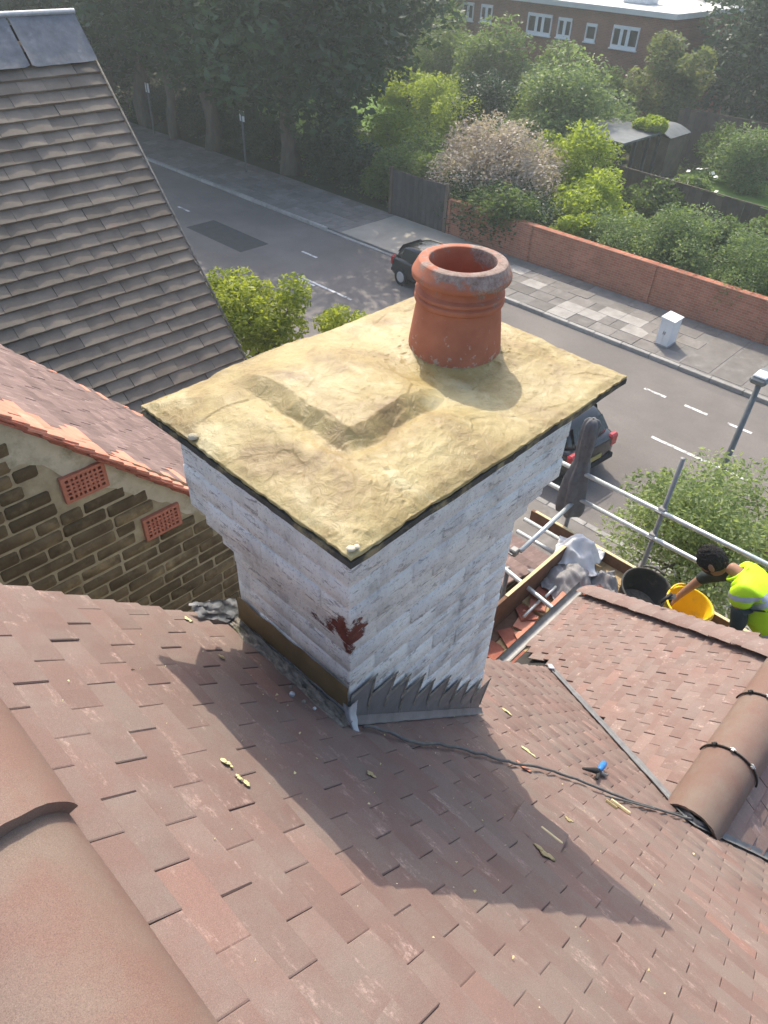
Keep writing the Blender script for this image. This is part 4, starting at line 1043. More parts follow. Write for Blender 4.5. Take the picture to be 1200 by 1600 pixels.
mb = MB(); mb.tube([(VX + 0.03, EYD, zdk(EYD) - 0.01), (VX + 0.03, RY, RZ - 0.005)], 0.012, 6); dadd(mb.ob('verge_strip', 'rubble', None, True))

# ================================================================== scaffold at the eaves
PZ = -5.32                                           # platform level
sc_ = thing('scaffold', 'tube scaffold with guard rails and timber boards along the front eaves', 'scaffold', None, (5.9, 1.6, G))
def sadd(o, par=None): o.parent = par or sc_; o.matrix_parent_inverse = Matrix.Translation(-Vector(sc_.location)); return o
def tube(name, a, b, mat='steel', r=0.0242): return sadd(MB().tube([a, b], r, 14).ob(name, mat, None, False if False else True))
SXo = 5.9
tube('standard', (SXo, 1.655, G), (SXo + .01, 1.655, -3.80), 'dullsteel')
tube('standard', (SXo, 2.60, G), (SXo, 2.60, -3.86), 'dullsteel')
tube('standard', (SXo, -0.6, G), (SXo, -0.6, -3.8), 'dullsteel')
tube('standard', (4.75, 2.58, G), (4.75, 2.58, -5.1), 'dullsteel')
tube('guard_rail', (SXo - .05, 2.95, -4.44), (SXo - .05, -1.2, -4.37)); tube('guard_rail', (SXo - .05, 3.0, -4.77), (SXo - .05, -1.2, -4.72))
tube('guard_rail', (SXo + .03, 2.55, -4.80), (4.78, 2.50, -4.83)); tube('ledger', (4.72, 2.95, -5.05), (4.72, 0.8, -5.43))
tube('ledger', (SXo - .05, 3.1, -5.42), (SXo - .05, -1.2, -5.42)); tube('transom', (6.1, 2.45, -5.47), (3.6, 2.45, -5.47)); tube('transom', (6.1, 1.6, -5.47), (4.5, 1.6, -5.47))
tube('ledger', (5.55, 3.0, -5.36), (5.55, 2.4, -5.36))
for c in ((SXo - .02, 1.655, -4.42), (SXo - .02, 1.655, -4.76), (SXo - .02, 2.6, -4.43), (SXo - .02, 2.6, -4.77), (4.75, 2.55, -4.85)):
    mb = MB().cbox((c[0] - .045, c[1] - .04, c[2] - .04), (c[0] + .04, c[1] + .04, c[2] + .04), 0.012); mb.tube([(c[0] - .06, c[1] - .02, c[2]), (c[0] - .06, c[1] + .05, c[2])], 0.012, 8)
    sadd(mb.ob('coupler', 'dullsteel'))
for i in range(5):
    x0 = 4.66 + 0.235 * i; sadd(MB().cbox((x0, -1.4, PZ - 0.038), (x0 + 0.225, 2.35 + random.uniform(-.05, .1), PZ - random.uniform(0, .004)), 0.003).ob('scaffold_board', 'wood'))
for i in range(3):
    y0 = 1.72 + 0.235 * i; sadd(MB().cbox((3.2, y0, PZ - 0.085), (4.66 + random.uniform(-.05, .2), y0 + 0.225, PZ - 0.045 - random.uniform(0, .004)), 0.003).ob('scaffold_board', 'brownwood' if i == 2 else 'wood'))
# toe boards: a thin pale strip paints the sun on their sawn top
sadd(MB().cbox((SXo - 0.12, -1.4, PZ), (SXo - 0.082, 3.0, -5.185), 0.003).ob('toe_board', 'brownwood')); sadd(MB().cbox((SXo - 0.119, -1.4, -5.183), (SXo - 0.083, 2.95, -5.176), 0.001).ob('toe_board_sun_edge', 'palewood'))
sadd(MB().cbox((3.4, 2.30, PZ - .06), (5.4, 2.338, -5.03), 0.003).ob('toe_board', 'brownwood')); sadd(MB().cbox((4.35, 2.301, -5.028), (5.38, 2.337, -5.021), 0.001).ob('toe_board_sun_edge', 'palewood'))
for (a, b) in (((4.45, 2.14, -5.26), (4.75, 2.15, -5.25)), ((4.82, 2.14, -5.255), (5.02, 2.145, -5.25)), ((5.1, 2.16, -5.245), (5.2, 2.165, -5.24))):
    tube('spacer_tube', a, b, 'steel', 0.016)
# stacked and loose pink tiles on the side boards
tl = MB().cbox((-0.1325, -0.0825, 0), (0.1325, 0.0825, 0.012), 0.002).mesh('plain_tile', 'salmon')
ORD = ('lowest', 'second', 'third', 'fourth', 'topmost')
for (x, y, nst, rz, where) in ((4.92, 1.98, 5, 0.06, 'in the tall stack by the grey sheets'), (4.62, 1.92, 3, -0.1, 'in the low stack beside the bay gutter'), (4.78, 2.18, 2, 0.5, 'in the pair against the side toe board'), (5.0, 1.74, 2, 0.9, 'in the pair beside the yellow strap')):
    for k in range(nst):
        o = ob('plain_tile', tl); o.location = (x + random.uniform(-.01, .01), y + random.uniform(-.01, .01), PZ - 0.04 + 0.0125 * k + (0.04 if x > 4.66 else 0)); o.rotation_euler.z = rz + random.uniform(-.08, .08)
        w_n = 'topmost' if k == nst - 1 else ORD[k]
        tag(o, w_n + ' pink plain tile ' + where, 'tile', 'pink tiles stacked on the scaffold')
# darker broken tiles
for i, (x, y, rz, lab) in enumerate(((4.35, 1.86, 0.4, 'dark red tile lying in the gap beside the bay gutter'), (4.2, 2.1, 1.1, 'dark red tile turned across the side boards near the chimney'), (4.05, 1.9, 0.1, 'dark red tile flat on the side boards closest to the chimney'))):
    o = ob('plain_tile', MB().cbox((-0.1325, -0.0825, 0), (0.1325, 0.0825, 0.012), 0.002).mesh('plain_tile', 'redtile')); o.location = (x, y, PZ - 0.035); o.rotation_euler = (0.05, 0.06 * i, rz); tag(o, lab, 'tile')

# the neighbour's lean-to below the scaffold corner
lt = thing('lean_to_roof', 'brown tiled lean-to roof seen below the scaffold corner', 'lean-to', None, (5.2, 3.3, G))
MB().box((-1.2, -0.45, 0), (0.8, 1.0, 3.3)).ob('wall', 'housebrick', lt)
lc = MB().cbox((-0.11, -0.8, 0), (0.11, 0.8, 0.03), 0.006).mesh('tile_course', 'neightile')
for k in range(12):
    o = ob('tile_course', lc, lt, (-1.25 + 0.19 * k, 0.2, 4.25 - 0.070 * k)); o.rotation_euler.y = 0.27
# loose pink tiles over the side boards
for i, (x, y, rz, m_, lab) in enumerate(((4.48, 2.12, 0.2, 'salmon', 'pink tile lying flat against the side toe board near the gutter'), (4.34, 1.98, -0.5, 'salmon', 'pink tile askew in the middle of the side boards'), (5.06, 1.98, 1.3, 'salmon', 'pink tile tilted under the grey sheet edge'), (4.58, 2.2, 0.9, 'redtile', 'dark red tile wedged by the side toe board'), (4.88, 2.2, 0.1, 'redtile', 'dark red tile behind the tall pink stack'), (3.95, 2.12, 0.3, 'redtile', 'dark red tile at the chimney end of the side boards'))):
    o = ob('plain_tile', MB().cbox((-0.1325, -0.0825, 0), (0.1325, 0.0825, 0.012), 0.002).mesh('plain_tile', m_)); o.location = (x, y, PZ - 0.022 + (0.045 if x > 4.66 else 0.0)); o.rotation_euler = (0.08 * (i % 3), 0.05 * i, rz); tag(o, lab, 'tile')
def cloth(name, label, c, sx, sy, h, mat, seed, cat='sack', rz=0.0, fold=1.0):
    mb = MB(); n = 34
    def fn(u, v):
        a, b = u - .5, v - .5
        r = math.hypot(a, b) * 2; k = 1 + 0.25 * vnoise((math.atan2(b, a) * 1.3, seed, 0))
        z = h * max(0, 1 - (r * k) ** 2.2) * (0.75 + 0.5 * vnoise((u * 3, v * 3, seed)))
        z += fold * (0.05 * (1 - abs(2 * abs(vnoise((u * 3.2 + 0.4 * v, v * 2.2, seed * 1.7))))) - 0.03 + 0.018 * (1 - abs(2 * vnoise((u * 9, v * 6, seed)))))
        return (sx * a * k + 0.03 * vnoise((u * 5, v * 5, seed + 3)), sy * b * k + 0.03 * vnoise((u * 5, v * 5, seed + 7)), max(0.002, z))
    mb.grid(fn, n, n); o = mb.ob(name, mat, None, True); o.location = c; o.rotation_euler.z = rz; sm = o.modifiers.new('thick', 'SOLIDIFY'); sm.thickness = 0.004
    return tag(o, label, cat)
cloth('rubble_sack', 'crumpled white sack at the scaffold corner by the wrapped pole', (5.52, 2.22, PZ + 0.12), 0.42, 0.46, 0.26, 'whitecloth', 2.3, rz=0.3)
cloth('dust_sheet', 'grey dust sheet heaped in front of the white sack', (5.22, 2.14, PZ), 0.60, 0.52, 0.22, 'greycloth', 5.1, 'sheet', -0.4, 1.3)
cloth('dust_sheet', 'smaller grey sheet trailing beside the black tub', (5.40, 1.82, PZ), 0.50, 0.34, 0.20, 'greycloth', 8.7, 'sheet', 0.7, 1.2)
cloth('rubble_sack', 'dark red sack lying between the sheets and the black tub', (5.18, 1.78, PZ), 0.40, 0.34, 0.22, 'redtile', 3.9, 'sack', 0.2, 0.9)
cloth('plastic_bag', 'glossy black plastic bag by the kneeling worker', (5.32, 0.66, PZ + .05), 0.48, 0.42, 0.32, 'blackplastic', 6.2, 'bag', 0.2, 1.6)
mb = MB(); mb.tube([(4.92, 1.92, PZ + .05), (5.0, 1.86, PZ + .12), (5.05, 1.76, PZ + .10), (5.03, 1.66, PZ + .07)], [0.012, 0.02, 0.018, 0.01], 8)
o = mb.ob('strap', 'yellowstrap', None, True); tag(o, 'bright yellow strap lying beside the grey sheets', 'strap')
# cloth wrapped round the corner standard
mb = MB()
def wrap(a, z): return 1 + 0.16 * math.sin(5 * a + z * 3) + 0.22 * vnoise((math.cos(a) * 2, math.sin(a) * 2, z * 5)) + 0.1 * vnoise((math.cos(a) * 6, math.sin(a) * 6, z * 2))
mb.lathe([(0.012, 0.0), (0.05, -0.01), (0.072, -0.05), (0.08, -0.18), (0.083, -0.36), (0.075, -0.46), (0.068, -0.50), (0.085, -0.56), (0.118, -0.75), (0.135, -0.95), (0.14, -1.1), (0.125, -1.2), (0.06, -1.22)], (0, 0, 0), 40, wrap)
o = mb.ob('wrapped_jacket', 'jacket', None, True); o.location = (SXo - 0.02, 2.60, -3.80); tag(o, 'charcoal jacket wrapped and tied round the scaffold corner pole', 'jacket')
# tubs
def tub(name, label, c, rt, rb, h, mat, cat, fill=None, tilt=(0, 0, 0)):
    t = thing(name, label, cat, None, c); t.rotation_euler = tilt
    MB().lathe([(0.001, 0.004), (rb, 0.004), (rb + .003, 0.012), (rt, h - 0.02), (rt + 0.012, h - 0.018), (rt + 0.014, h - 0.004), (rt + 0.010, h), (rt - 0.004, h), (rt - 0.010, h - 0.02), (rb - 0.008, 0.02), (0.001, 0.018)], n=40, jit=lambda a, z: 1 + 0.02 * math.sin(2 * a + 0.7)).ob('shell', mat, t, True)
    if fill: MB().lathe([(0.001, h * 0.42), (rb * 0.6, h * 0.40), (rb + (rt - rb) * 0.36, h * 0.36)], n=30, jit=lambda a, z: 1 + 0.04 * math.sin(3 * a)).ob('contents', fill, t, True)
    for s in (1, -1):
        mb = MB(); mb.tube([(s * (rt + 0.005) * math.cos(a), (rt + 0.005) * math.sin(a), h + 0.012 + 0.03 * math.cos(a * 2.4)) for a in np.linspace(-0.45, 0.45, 9)], 0.010, 7); mb.ob('handle', mat, t, True)
    return t
tub('mortar_tub', 'large black rubber mortar tub on the scaffold boards', (5.30, 1.42, PZ), 0.245, 0.19, 0.46, 'tubblack', 'tub', 'rubble', (0.12, -0.10, 0.3))
tub('builders_bucket', 'bright yellow builder tub the worker is reaching into', (5.36, 1.02, PZ), 0.205, 0.15, 0.50, 'yellow', 'bucket', 'ochre', (0.0, -0.12, 1.2))
tw = thing('trowel', 'dark trowel resting on the hip tiles below the yellow tub', 'trowel', None, (4.16, 0.90, -3.82))
mb = MB(); mb.tube([(4.18, 0.90, -3.78), (4.09, 0.93, -3.83)], 0.014, 8); padd(mb, 'handle', 'blackrub', tw)
mb = MB(); mb.add([(4.12, 0.90, -3.80), (4.17, 0.855, -3.79), (4.235, 0.885, -3.81), (4.18, 0.935, -3.81)], [(0, 1, 2, 3)]); padd(mb, 'blade', 'blackrub', tw)

# ------------------------------------------------------------------ the worker, kneeling on the boards
def skin_obj(name, nodes, edges, mat, root=0, sub=2):
    me = bpy.data.meshes.new(name); me.from_pydata([n_[0] for n_ in nodes], edges, []); o = bpy.data.objects.new(name, me); COL.objects.link(o)
    md = o.modifiers.new('skin', 'SKIN'); md.use_smooth_shade = True; md.branch_smoothing = 0.4
    if not me.skin_vertices: me.skin_vertices.new()
    for i, n_ in enumerate(nodes):
        r = n_[1]; me.skin_vertices[0].data[i].radius = (r, r) if not isinstance(r, tuple) else r
        me.skin_vertices[0].data[i].use_root = (i == root)
    ss = o.modifiers.new('sub', 'SUBSURF'); ss.levels = sub; ss.render_levels = sub
    dg = bpy.context.evaluated_depsgraph_get(); dg.update()
    m2 = bpy.data.meshes.new_from_object(o.evaluated_get(dg)); bpy.data.objects.remove(o); m2.name = name
    m2.materials.clear(); m2.materials.append(M[mat]); m2.polygons.foreach_set('use_smooth', [True] * len(m2.polygons))
    return m2
def chain(nodes, edges, start, pts):
    prev = start
    for p, r in pts:
        nodes.append((p, r)); edges.append((prev, len(nodes) - 1)); prev = len(nodes) - 1
    return prev
per = thing('person', 'kneeling worker in a hi-vis yellow shirt reaching into the yellow tub', 'person', None, (5.25, 0.35, PZ))
def peradd(o, par=None): o.parent = par or per; o.matrix_parent_inverse = Matrix.Identity(4) if par else Matrix.Translation(-Vector(per.location)); return o
PEL = (5.26, 0.14, -4.66); WST = (5.26, 0.30, -4.50); CHS = (5.28, 0.52, -4.30); NCK = (5.30, 0.70, -4.21); HDB = (5.315, 0.82, -4.20)
SN, EN, WN, HN = (5.09, 0.62, -4.16), (5.03, 0.50, -4.47), (5.09, 0.56, -4.72), (5.12, 0.60, -4.80)      # near (left) arm
SF, EF, WF, HF = (5.49, 0.66, -4.26), (5.47, 0.98, -4.56), (5.37, 1.08, -4.80), (5.34, 1.10, -4.88)      # far (right) arm
nodes = [(PEL, 0.15)]; edges = []
w_ = chain(nodes, edges, 0, [(WST, 0.135)]); c_ = chain(nodes, edges, w_, [(CHS, 0.135)]); n_ = chain(nodes, edges, c_, [(NCK, 0.060), (HDB, 0.058)])
def hand(wi, wpos, hpos, spread, fdir):
    wv, hv = Vector(wpos), Vector(hpos); d = (hv - wv).normalized(); fd = Vector(fdir).normalized(); sp = Vector(spread).normalized()
    pi_ = chain(nodes, edges, wi, [(tuple(hv), 0.030)])
    for k, (off, ln_) in enumerate(((-0.030, 0.070), (-0.010, 0.082), (0.010, 0.078), (0.029, 0.062))):
        b = hv + sp * off + d * 0.03; m_ = b + (d * 0.6 + fd * 0.4) * ln_ * 0.5; e = m_ + (d * 0.25 + fd * 0.75) * ln_ * 0.5
        chain(nodes, edges, pi_, [(tuple(b), 0.0115), (tuple(m_), 0.0100), (tuple(e), 0.0085)])
    t0 = hv - sp * 0.036 - d * 0.01; chain(nodes, edges, pi_, [(tuple(t0), 0.013), (tuple(t0 - sp * 0.02 + fd * 0.03), 0.0105), (tuple(t0 - sp * 0.012 + fd * 0.055), 0.009)])
e_ = chain(nodes, edges, c_, [(SN, 0.062), (EN, 0.052), (WN, 0.031)]); hand(e_, WN, HN, (1, 0.2, 0), (0.3, 0.9, -0.5))
e_ = chain(nodes, edges, c_, [(SF, 0.062), (EF, 0.052), (WF, 0.032)]); hand(e_, WF, HF, (1, -0.2, 0.2), (-0.4, 0.1, -0.9))
for s in (-0.12, 0.13):
    chain(nodes, edges, 0, [((5.26 + s, 0.16, -4.72), 0.10), ((5.25 + s * 1.2, 0.42, -5.22), 0.068), ((5.25 + s * 1.2, 0.05, -5.24), 0.052), ((5.25 + s * 1.2, -0.06, -5.26), 0.045)])
body = skin_obj('body', nodes, edges, 'skin')
# head: skull, brow, nose, lips, chin, ears, turned down towards the tub
bm = bmesh.new(); bm.from_mesh(body)
def head_shape(co):
    x, y, z = co          # unit sphere, face towards +y, up +z
    px = x * (0.078 if z > -0.1 else 0.078 * (1 - 0.28 * min(1, (-z - 0.1)))); py = y * 0.100; pz = z * 0.122
    if y > 0: py *= 0.94
    g = lambda a, b, s_: math.exp(-((a - b) / s_) ** 2)
    py += 0.024 * g(x, 0, 0.16) * g(z, -0.12, 0.16) * (y > 0) + 0.008 * g(z, 0.18, 0.12) * (y > 0.3) - 0.009 * g(abs(x), 0.38, 0.16) * g(z, 0.05, 0.10) * (y > 0.3)
    py += 0.008 * g(x, 0, 0.25) * g(z, -0.48, 0.08) * (y > 0.3) + 0.012 * g(x, 0, 0.35) * g(z, -0.82, 0.15) * (y > 0.1)
    return Vector((px, py, pz))
HM = Matrix.Translation((5.325, 0.945, -4.245)) @ Matrix.Rotation(math.radians(12), 4, 'Z') @ Matrix.Rotation(math.radians(-38), 4, 'X') @ Matrix.Scale(1.22, 4)
bh = bmesh.new(); bmesh.ops.create_uvsphere(bh, u_segments=40, v_segments=28, radius=1.0)
for v in bh.verts: v.co = HM @ head_shape(v.co)
tmp = bpy.data.meshes.new('tmp'); bh.to_mesh(tmp); bh.free(); bm.from_mesh(tmp)
for s in (-1, 1):
    be = bmesh.new(); bmesh.ops.create_uvsphere(be, u_segments=12, v_segments=8, radius=1.0)
    for v in be.verts: v.co = HM @ Vector((s * 0.079 + v.co.x * 0.010, -0.008 + v.co.y * 0.020, -0.005 + v.co.z * 0.034))
    t2 = bpy.data.meshes.new('tmp'); be.to_mesh(t2); be.free(); bm.from_mesh(t2)
bm.to_mesh(body); bm.free(); body.polygons.foreach_set('use_smooth', [True] * len(body.polygons))
peradd(ob('body', body))
# hair cap and beard follow the skull
mb = MB()
def hairf(u, v):
    an = 2 * math.pi * u; el = math.pi / 2 - v * math.pi * (0.62 if math.cos(an - math.pi / 2) < 0.2 else 0.62 - 0.30 * (math.cos(an - math.pi / 2) - 0.2))
    co = Vector((math.cos(el) * math.cos(an), math.cos(el) * math.sin(an), math.sin(el)))
    p = head_shape(co); p *= 1.05 + 0.07 * max(0, co.z) + 0.07 * vnoise(co, 6) + 0.06 * vnoise(co, 21)
    return HM @ p
mb.grid(hairf, 96, 44); peradd(mb.ob('hair', 'hair', None, True))
mb = MB()
def beardf(u, v):
    an = math.pi / 2 + (u - .5) * 2.7; el = -0.35 - 0.85 * v
    if abs(u - .5) < 0.13 and v < 0.25: el -= 0.12
    co = Vector((math.cos(el) * math.cos(an), math.cos(el) * math.sin(an), math.sin(el))); return HM @ (head_shape(co) * (1.045 + 0.02 * vnoise(co, 14)))
mb.grid(beardf, 30, 12); peradd(mb.ob('beard', 'hair', None, True))
# clothing
def garment(name, nds, eds, mat, root=0):
    return peradd(ob(name, skin_obj(name, nds, eds, mat, root)))
nd = [((PEL[0], PEL[1] - .02, PEL[2]), 0.172)]; ed = []
a = chain(nd, ed, 0, [(WST, 0.180)]); b = chain(nd, ed, a, [(CHS, 0.205)]); chain(nd, ed, b, [((NCK[0], NCK[1] - 0.02, NCK[2] + .0), 0.125)])
mid = lambda p, q, t: tuple(Vector(p).lerp(Vector(q), t))
chain(nd, ed, b, [(SN, 0.125), (mid(SN, EN, 0.62), 0.105)]); chain(nd, ed, b, [(SF, 0.120), (mid(SF, EF, 0.25), 0.100)])
vest = garment('shirt', nd, ed, 'hivis')
nd = [(mid(SN, EN, 0.45), 0.078)]; ed = []; chain(nd, ed, 0, [(EN, 0.070), (mid(EN, WN, 0.35), 0.058)]); garment('sleeve', nd, ed, 'darkshirt')
nd = [(mid(SF, EF, 0.1), 0.085)]; ed = []; chain(nd, ed, 0, [(mid(SF, EF, 0.6), 0.075), (EF, 0.066), (mid(EF, WF, 0.30), 0.055)]); garment('sleeve', nd, ed, 'darkshirt')
nd = [((PEL[0], PEL[1] - .03, PEL[2] - .03), 0.165)]; ed = []
for s in (-0.12, 0.13): chain(nd, ed, 0, [((5.26 + s, 0.18, -4.76), 0.125), ((5.25 + s * 1.2, 0.44, -5.21), 0.085), ((5.25 + s * 1.2, 0.06, -5.235), 0.068)])
garment('trousers', nd, ed, 'trousers')
def band(c, ax, r, w, mat, par=None, name='reflective_band', sq=1.0):
    ax = Vector(ax).normalized(); rf = Vector((1, 0, 0)) if abs(ax.x) < 0.8 else Vector((0, 1, 0)); a_ = ax.cross(rf).normalized(); b_ = ax.cross(a_)
    mb = MB(); mb.grid(lambda u, v: Vector(c) + ax * (v - .5) * w + (a_ * math.cos(2 * math.pi * u) + b_ * math.sin(2 * math.pi * u) * sq) * r, 30, 2); return peradd(mb.ob(name, mat, None, True), par)
from mathutils.bvhtree import BVHTree
for v in vest.data.vertices:                       # creases in the cloth
    q = 0.012 * (0.5 - abs(vnoise(v.co, 9, (1, 2, 3)))) + 0.006 * vnoise(v.co, 22, (4, 2, 3)); v.co += v.normal * q
vest.data.update()
bvh = BVHTree.FromPolygons([v.co for v in vest.data.vertices], [p.vertices[:] for p in vest.data.polygons])
def wrap_band(c, ax, w, mat, name, off=0.004):
    c = Vector(c); ax = Vector(ax).normalized(); rf = Vector((1, 0, 0)) if abs(ax.x) < 0.8 else Vector((0, 1, 0)); a_ = ax.cross(rf).normalized(); b_ = ax.cross(a_)
    mb = MB()
    def fn(u, v):
        an = 2 * math.pi * u; d = a_ * math.cos(an) + b_ * math.sin(an); o = c + ax * (v - .5) * w
        h = bvh.ray_cast(o + d * 0.6, -d); p = h[0] if h[0] is not None else o + d * 0.1
        return p + d * off
    mb.grid(fn, 48, 3); return peradd(mb.ob(name, mat, None, True), vest)
wrap_band(mid(CHS, WST, 0.15), Vector(CHS) - Vector(WST), 0.05, 'reflect', 'reflective_band'); wrap_band(mid(WST, PEL, 0.2), Vector(CHS) - Vector(WST), 0.05, 'reflect', 'reflective_band')
wrap_band(mid(SN, EN, 0.22), Vector(EN) - Vector(SN), 0.045, 'reflect', 'reflective_band'); wrap_band(mid(SN, EN, 0.56), Vector(EN) - Vector(SN), 0.022, 'darkshirt', 'sleeve_cuff')
for (p, q) in ((NCK, SN), (NCK, SF)):
    pass
mb = MB(); mb.tube([(NCK[0] + 0.092 * math.cos(t), NCK[1] + 0.02 + 0.05 * math.sin(t), NCK[2] + 0.085 * math.sin(t) * -1 + 0.0) for t in np.linspace(0, 2 * math.pi, 20)], 0.013, 7); peradd(mb.ob('collar', 'hivis', None, True), vest)

# ================================================================== street furniture, cars
lp = thing('street_lamp', 'grey street lamp on the near pavement above the young tree', 'street lamp', None, (9.8, 2.15, G))
MB().tube([(0, 0, 0.1), (0, 0, 1.2)], 0.075, 14).ob('base', 'poleg', lp, True)
MB().tube([(0, 0, 1.2), (0.0, 0, 4.82)], [0.052, 0.040], 14).ob('pole', 'poleg', lp, True)
hd_ = MB(); hd_.cbox((-0.16, -0.11, 4.80), (0.26, 0.11, 4.90), 0.03); hd_.ob('lamp_head', 'poleg', lp)
MB().cbox((-0.13, -0.09, 4.895), (0.10, 0.09, 4.925), 0.012).ob('photocell_cover', 'lampglass', lp)
def post(label, x, y, h, sign=True):
    t = thing('sign_post', label, 'sign post', None, (x, y, G)); MB().tube([(0, 0, 0), (0, 0, h)], 0.045, 10).ob('pole', 'poleg', t, True)
    if sign: MB().cbox((-0.02, -0.16, h - 0.42), (0.02, 0.16, h), 0.01).ob('sign_plate', 'cabinet', t)
post('slim sign post with pale plate on the far pavement before the tree trunks', 21.0, 28.8, 2.6); post('short dark sign post farther down the shaded far pavement', 21.6, 37.5, 2.4)
cb_ = thing('utility_cabinet', 'pale grey utility cabinet standing on the far pavement', 'cabinet', None, (19.75, 7.2, G + 0.09)); cb_.scale = (0.78, 0.82, 0.68)
MB().cbox((-0.36, -0.26, 0.0), (0.36, 0.26, 0.06), 0.01).ob('plinth', 'kerb', cb_); MB().cbox((-0.34, -0.24, 0.06), (0.34, 0.24, 1.16), 0.012).ob('body', 'cabinet', cb_)
lid = MB(); lid.add([(-0.37, -0.27, 1.163), (0.37, -0.27, 1.163), (0.37, 0.27, 1.163), (-0.37, 0.27, 1.163), (-0.37, -0.27, 1.19), (0.37, -0.27, 1.19), (0.37, 0.27, 1.26), (-0.37, 0.27, 1.26)], [(3, 2, 1, 0), (4, 5, 6, 7), (0, 1, 5, 4), (1, 2, 6, 5), (2, 3, 7, 6), (3, 0, 4, 7)]); lid.ob('lid', 'cabinet', cb_)
for s in (-1, 1):
    d_ = MB().cbox((-0.352, s * 0.118 - 0.112, 0.1), (-0.341, s * 0.118 + 0.112, 1.12), 0.003).ob('door', 'cabinet', cb_); MB().cbox((-0.372, s * 0.03 - 0.012, 0.55), (-0.353, s * 0.03 + 0.012, 0.68), 0.003).ob('handle', 'dullsteel', d_)

def car(label, loc, rz, paint, group=None):
    t = thing('parked_car', label, 'car', group, loc, rz)
    # local: length along y (front +y), origin at ground centre
    def loft(st, name, mat, nseg=14):
        mb = MB(); nv = len(st[0][1])
        v = []; f = []
        for y, ring in st: v += [(x, y, z) for x, z in ring]
        for i in range(len(st) - 1):
            for k in range(nv): f.append((i * nv + k, i * nv + (k + 1) % nv, (i + 1) * nv + (k + 1) % nv, (i + 1) * nv + k))
        f.append(tuple(range(nv - 1, -1, -1))); f.append(tuple((len(st) - 1) * nv + k for k in range(nv)))
        me = mk(name, v, f, mat, True); o = ob(name, me, t)
        ss = o.modifiers.new('s', 'SUBSURF'); ss.levels = 1; ss.render_levels = 2; return o
    def ring(w, z0, z1, sh=0.9):
        return [(-w * 0.9, z0), (-w, z0 + 0.12), (-w, z0 + (z1 - z0) * 0.55), (-w * 0.97, z1 - 0.05), (-w * sh, z1), (0, z1 + 0.02), (w * sh, z1), (w * 0.97, z1 - 0.05), (w, z0 + (z1 - z0) * 0.55), (w, z0 + 0.12), (w * 0.9, z0), (0, z0)]
    loft([(-1.96, ring(0.70, 0.30, 0.78)), (-1.90, ring(0.80, 0.24, 0.92)), (-1.6, ring(0.86, 0.20, 0.97)), (-0.8, ring(0.88, 0.18, 0.95)), (0.5, ring(0.88, 0.18, 0.93)), (1.2, ring(0.87, 0.19, 0.90)), (1.75, ring(0.82, 0.22, 0.76)), (1.93, ring(0.72, 0.28, 0.62))], 'body', paint)
    def cr(w, z, zr, y): return [(-w, z), (-w * 0.93, (z + zr) / 2), (-w * 0.80, zr - 0.03), (-w * 0.6, zr), (0, zr + 0.02), (w * 0.6, zr), (w * 0.80, zr - 0.03), (w * 0.93, (z + zr) / 2), (w, z), (0, z)]
    loft([(-1.82, cr(0.74, 0.88, 0.98, 0)), (-1.52, cr(0.80, 0.88, 1.38, 0)), (-1.1, cr(0.82, 0.88, 1.47, 0)), (-0.2, cr(0.83, 0.88, 1.49, 0)), (0.35, cr(0.82, 0.88, 1.40, 0)), (1.05, cr(0.78, 0.86, 0.93, 0))], 'cabin', paint)
    def pane(name, pts): ob(name, mk(name, pts, [tuple(range(len(pts)))], 'glass'), t)
    pane('rear_window', [(-0.58, -1.79, 1.06), (0.58, -1.79, 1.06), (0.50, -1.60, 1.36), (-0.50, -1.60, 1.36)])
    pane('windscreen', [(-0.62, 0.98, 1.00), (-0.50, 0.50, 1.36), (0.50, 0.50, 1.36), (0.62, 0.98, 1.00)])
    for s in (-1, 1):
        for (ya, yb) in ((-1.35, -0.45), (-0.38, 0.55)): pane('side_window', [(s * 0.83, ya, 0.98), (s * 0.83, yb, 0.98), (s * 0.73, yb - 0.12, 1.36), (s * 0.73, ya + 0.06, 1.36)])
        MB().cbox((s * 0.70 - 0.13, -1.95, 0.62), (s * 0.70 + 0.13, -1.80, 0.93), 0.04).ob('tail_lamp', 'lampred', t)
        MB().cbox((s * 0.60 - 0.14, 1.78, 0.56), (s * 0.60 + 0.14, 1.90, 0.70), 0.03).ob('headlight', 'lampglass', t)
        MB().cbox((s * 0.95 - 0.08, 0.45, 0.95), (s * 0.95 + 0.08, 0.55, 1.07), 0.03).ob('door_mirror', paint, t)
        for y in (-1.28, 1.22):
            wh = thing_part('wheel', t, (s * 0.80, y, 0.31))
            a = MB(); a.tube([(-0.10, 0, 0), (0.10, 0, 0)], 0.31, 28); a.ob('tyre', 'tyre', wh)
            a = MB(); a.tube([(s * 0.09, 0, 0), (s * 0.112, 0, 0)], [0.21, 0.19], 20); a.ob('rim', 'alloy', wh)
    MB().cbox((-0.26, -1.985, 0.52), (0.26, -1.955, 0.63), 0.006).ob('number_plate', 'plate', t)
    MB().cbox((-0.72, -2.0, 0.33), (0.72, -1.92, 0.47), 0.02).ob('bumper', 'tyre', t)
    MB().cbox((-0.03, -1.2, 1.49), (0.03, -1.05, 1.56), 0.01).ob('aerial_fin', 'tyre', t)
    return t
def thing_part(name, par, loc):
    o = bpy.data.objects.new(name, None); COL.objects.link(o); o.parent = par; o.location = loc; o.empty_display_size = 0.05; return o
car('black hatchback parked on the near side with red tail lamps towards the scaffold', (12.6, 7.2, G), math.radians(-6), 'carblack')
fc = car('dark car parked at the far kerb behind the chimney pot', (17.8, 14.3, G), math.radians(178), 'carblack'); fc.scale = (0.84, 0.84, 0.88)

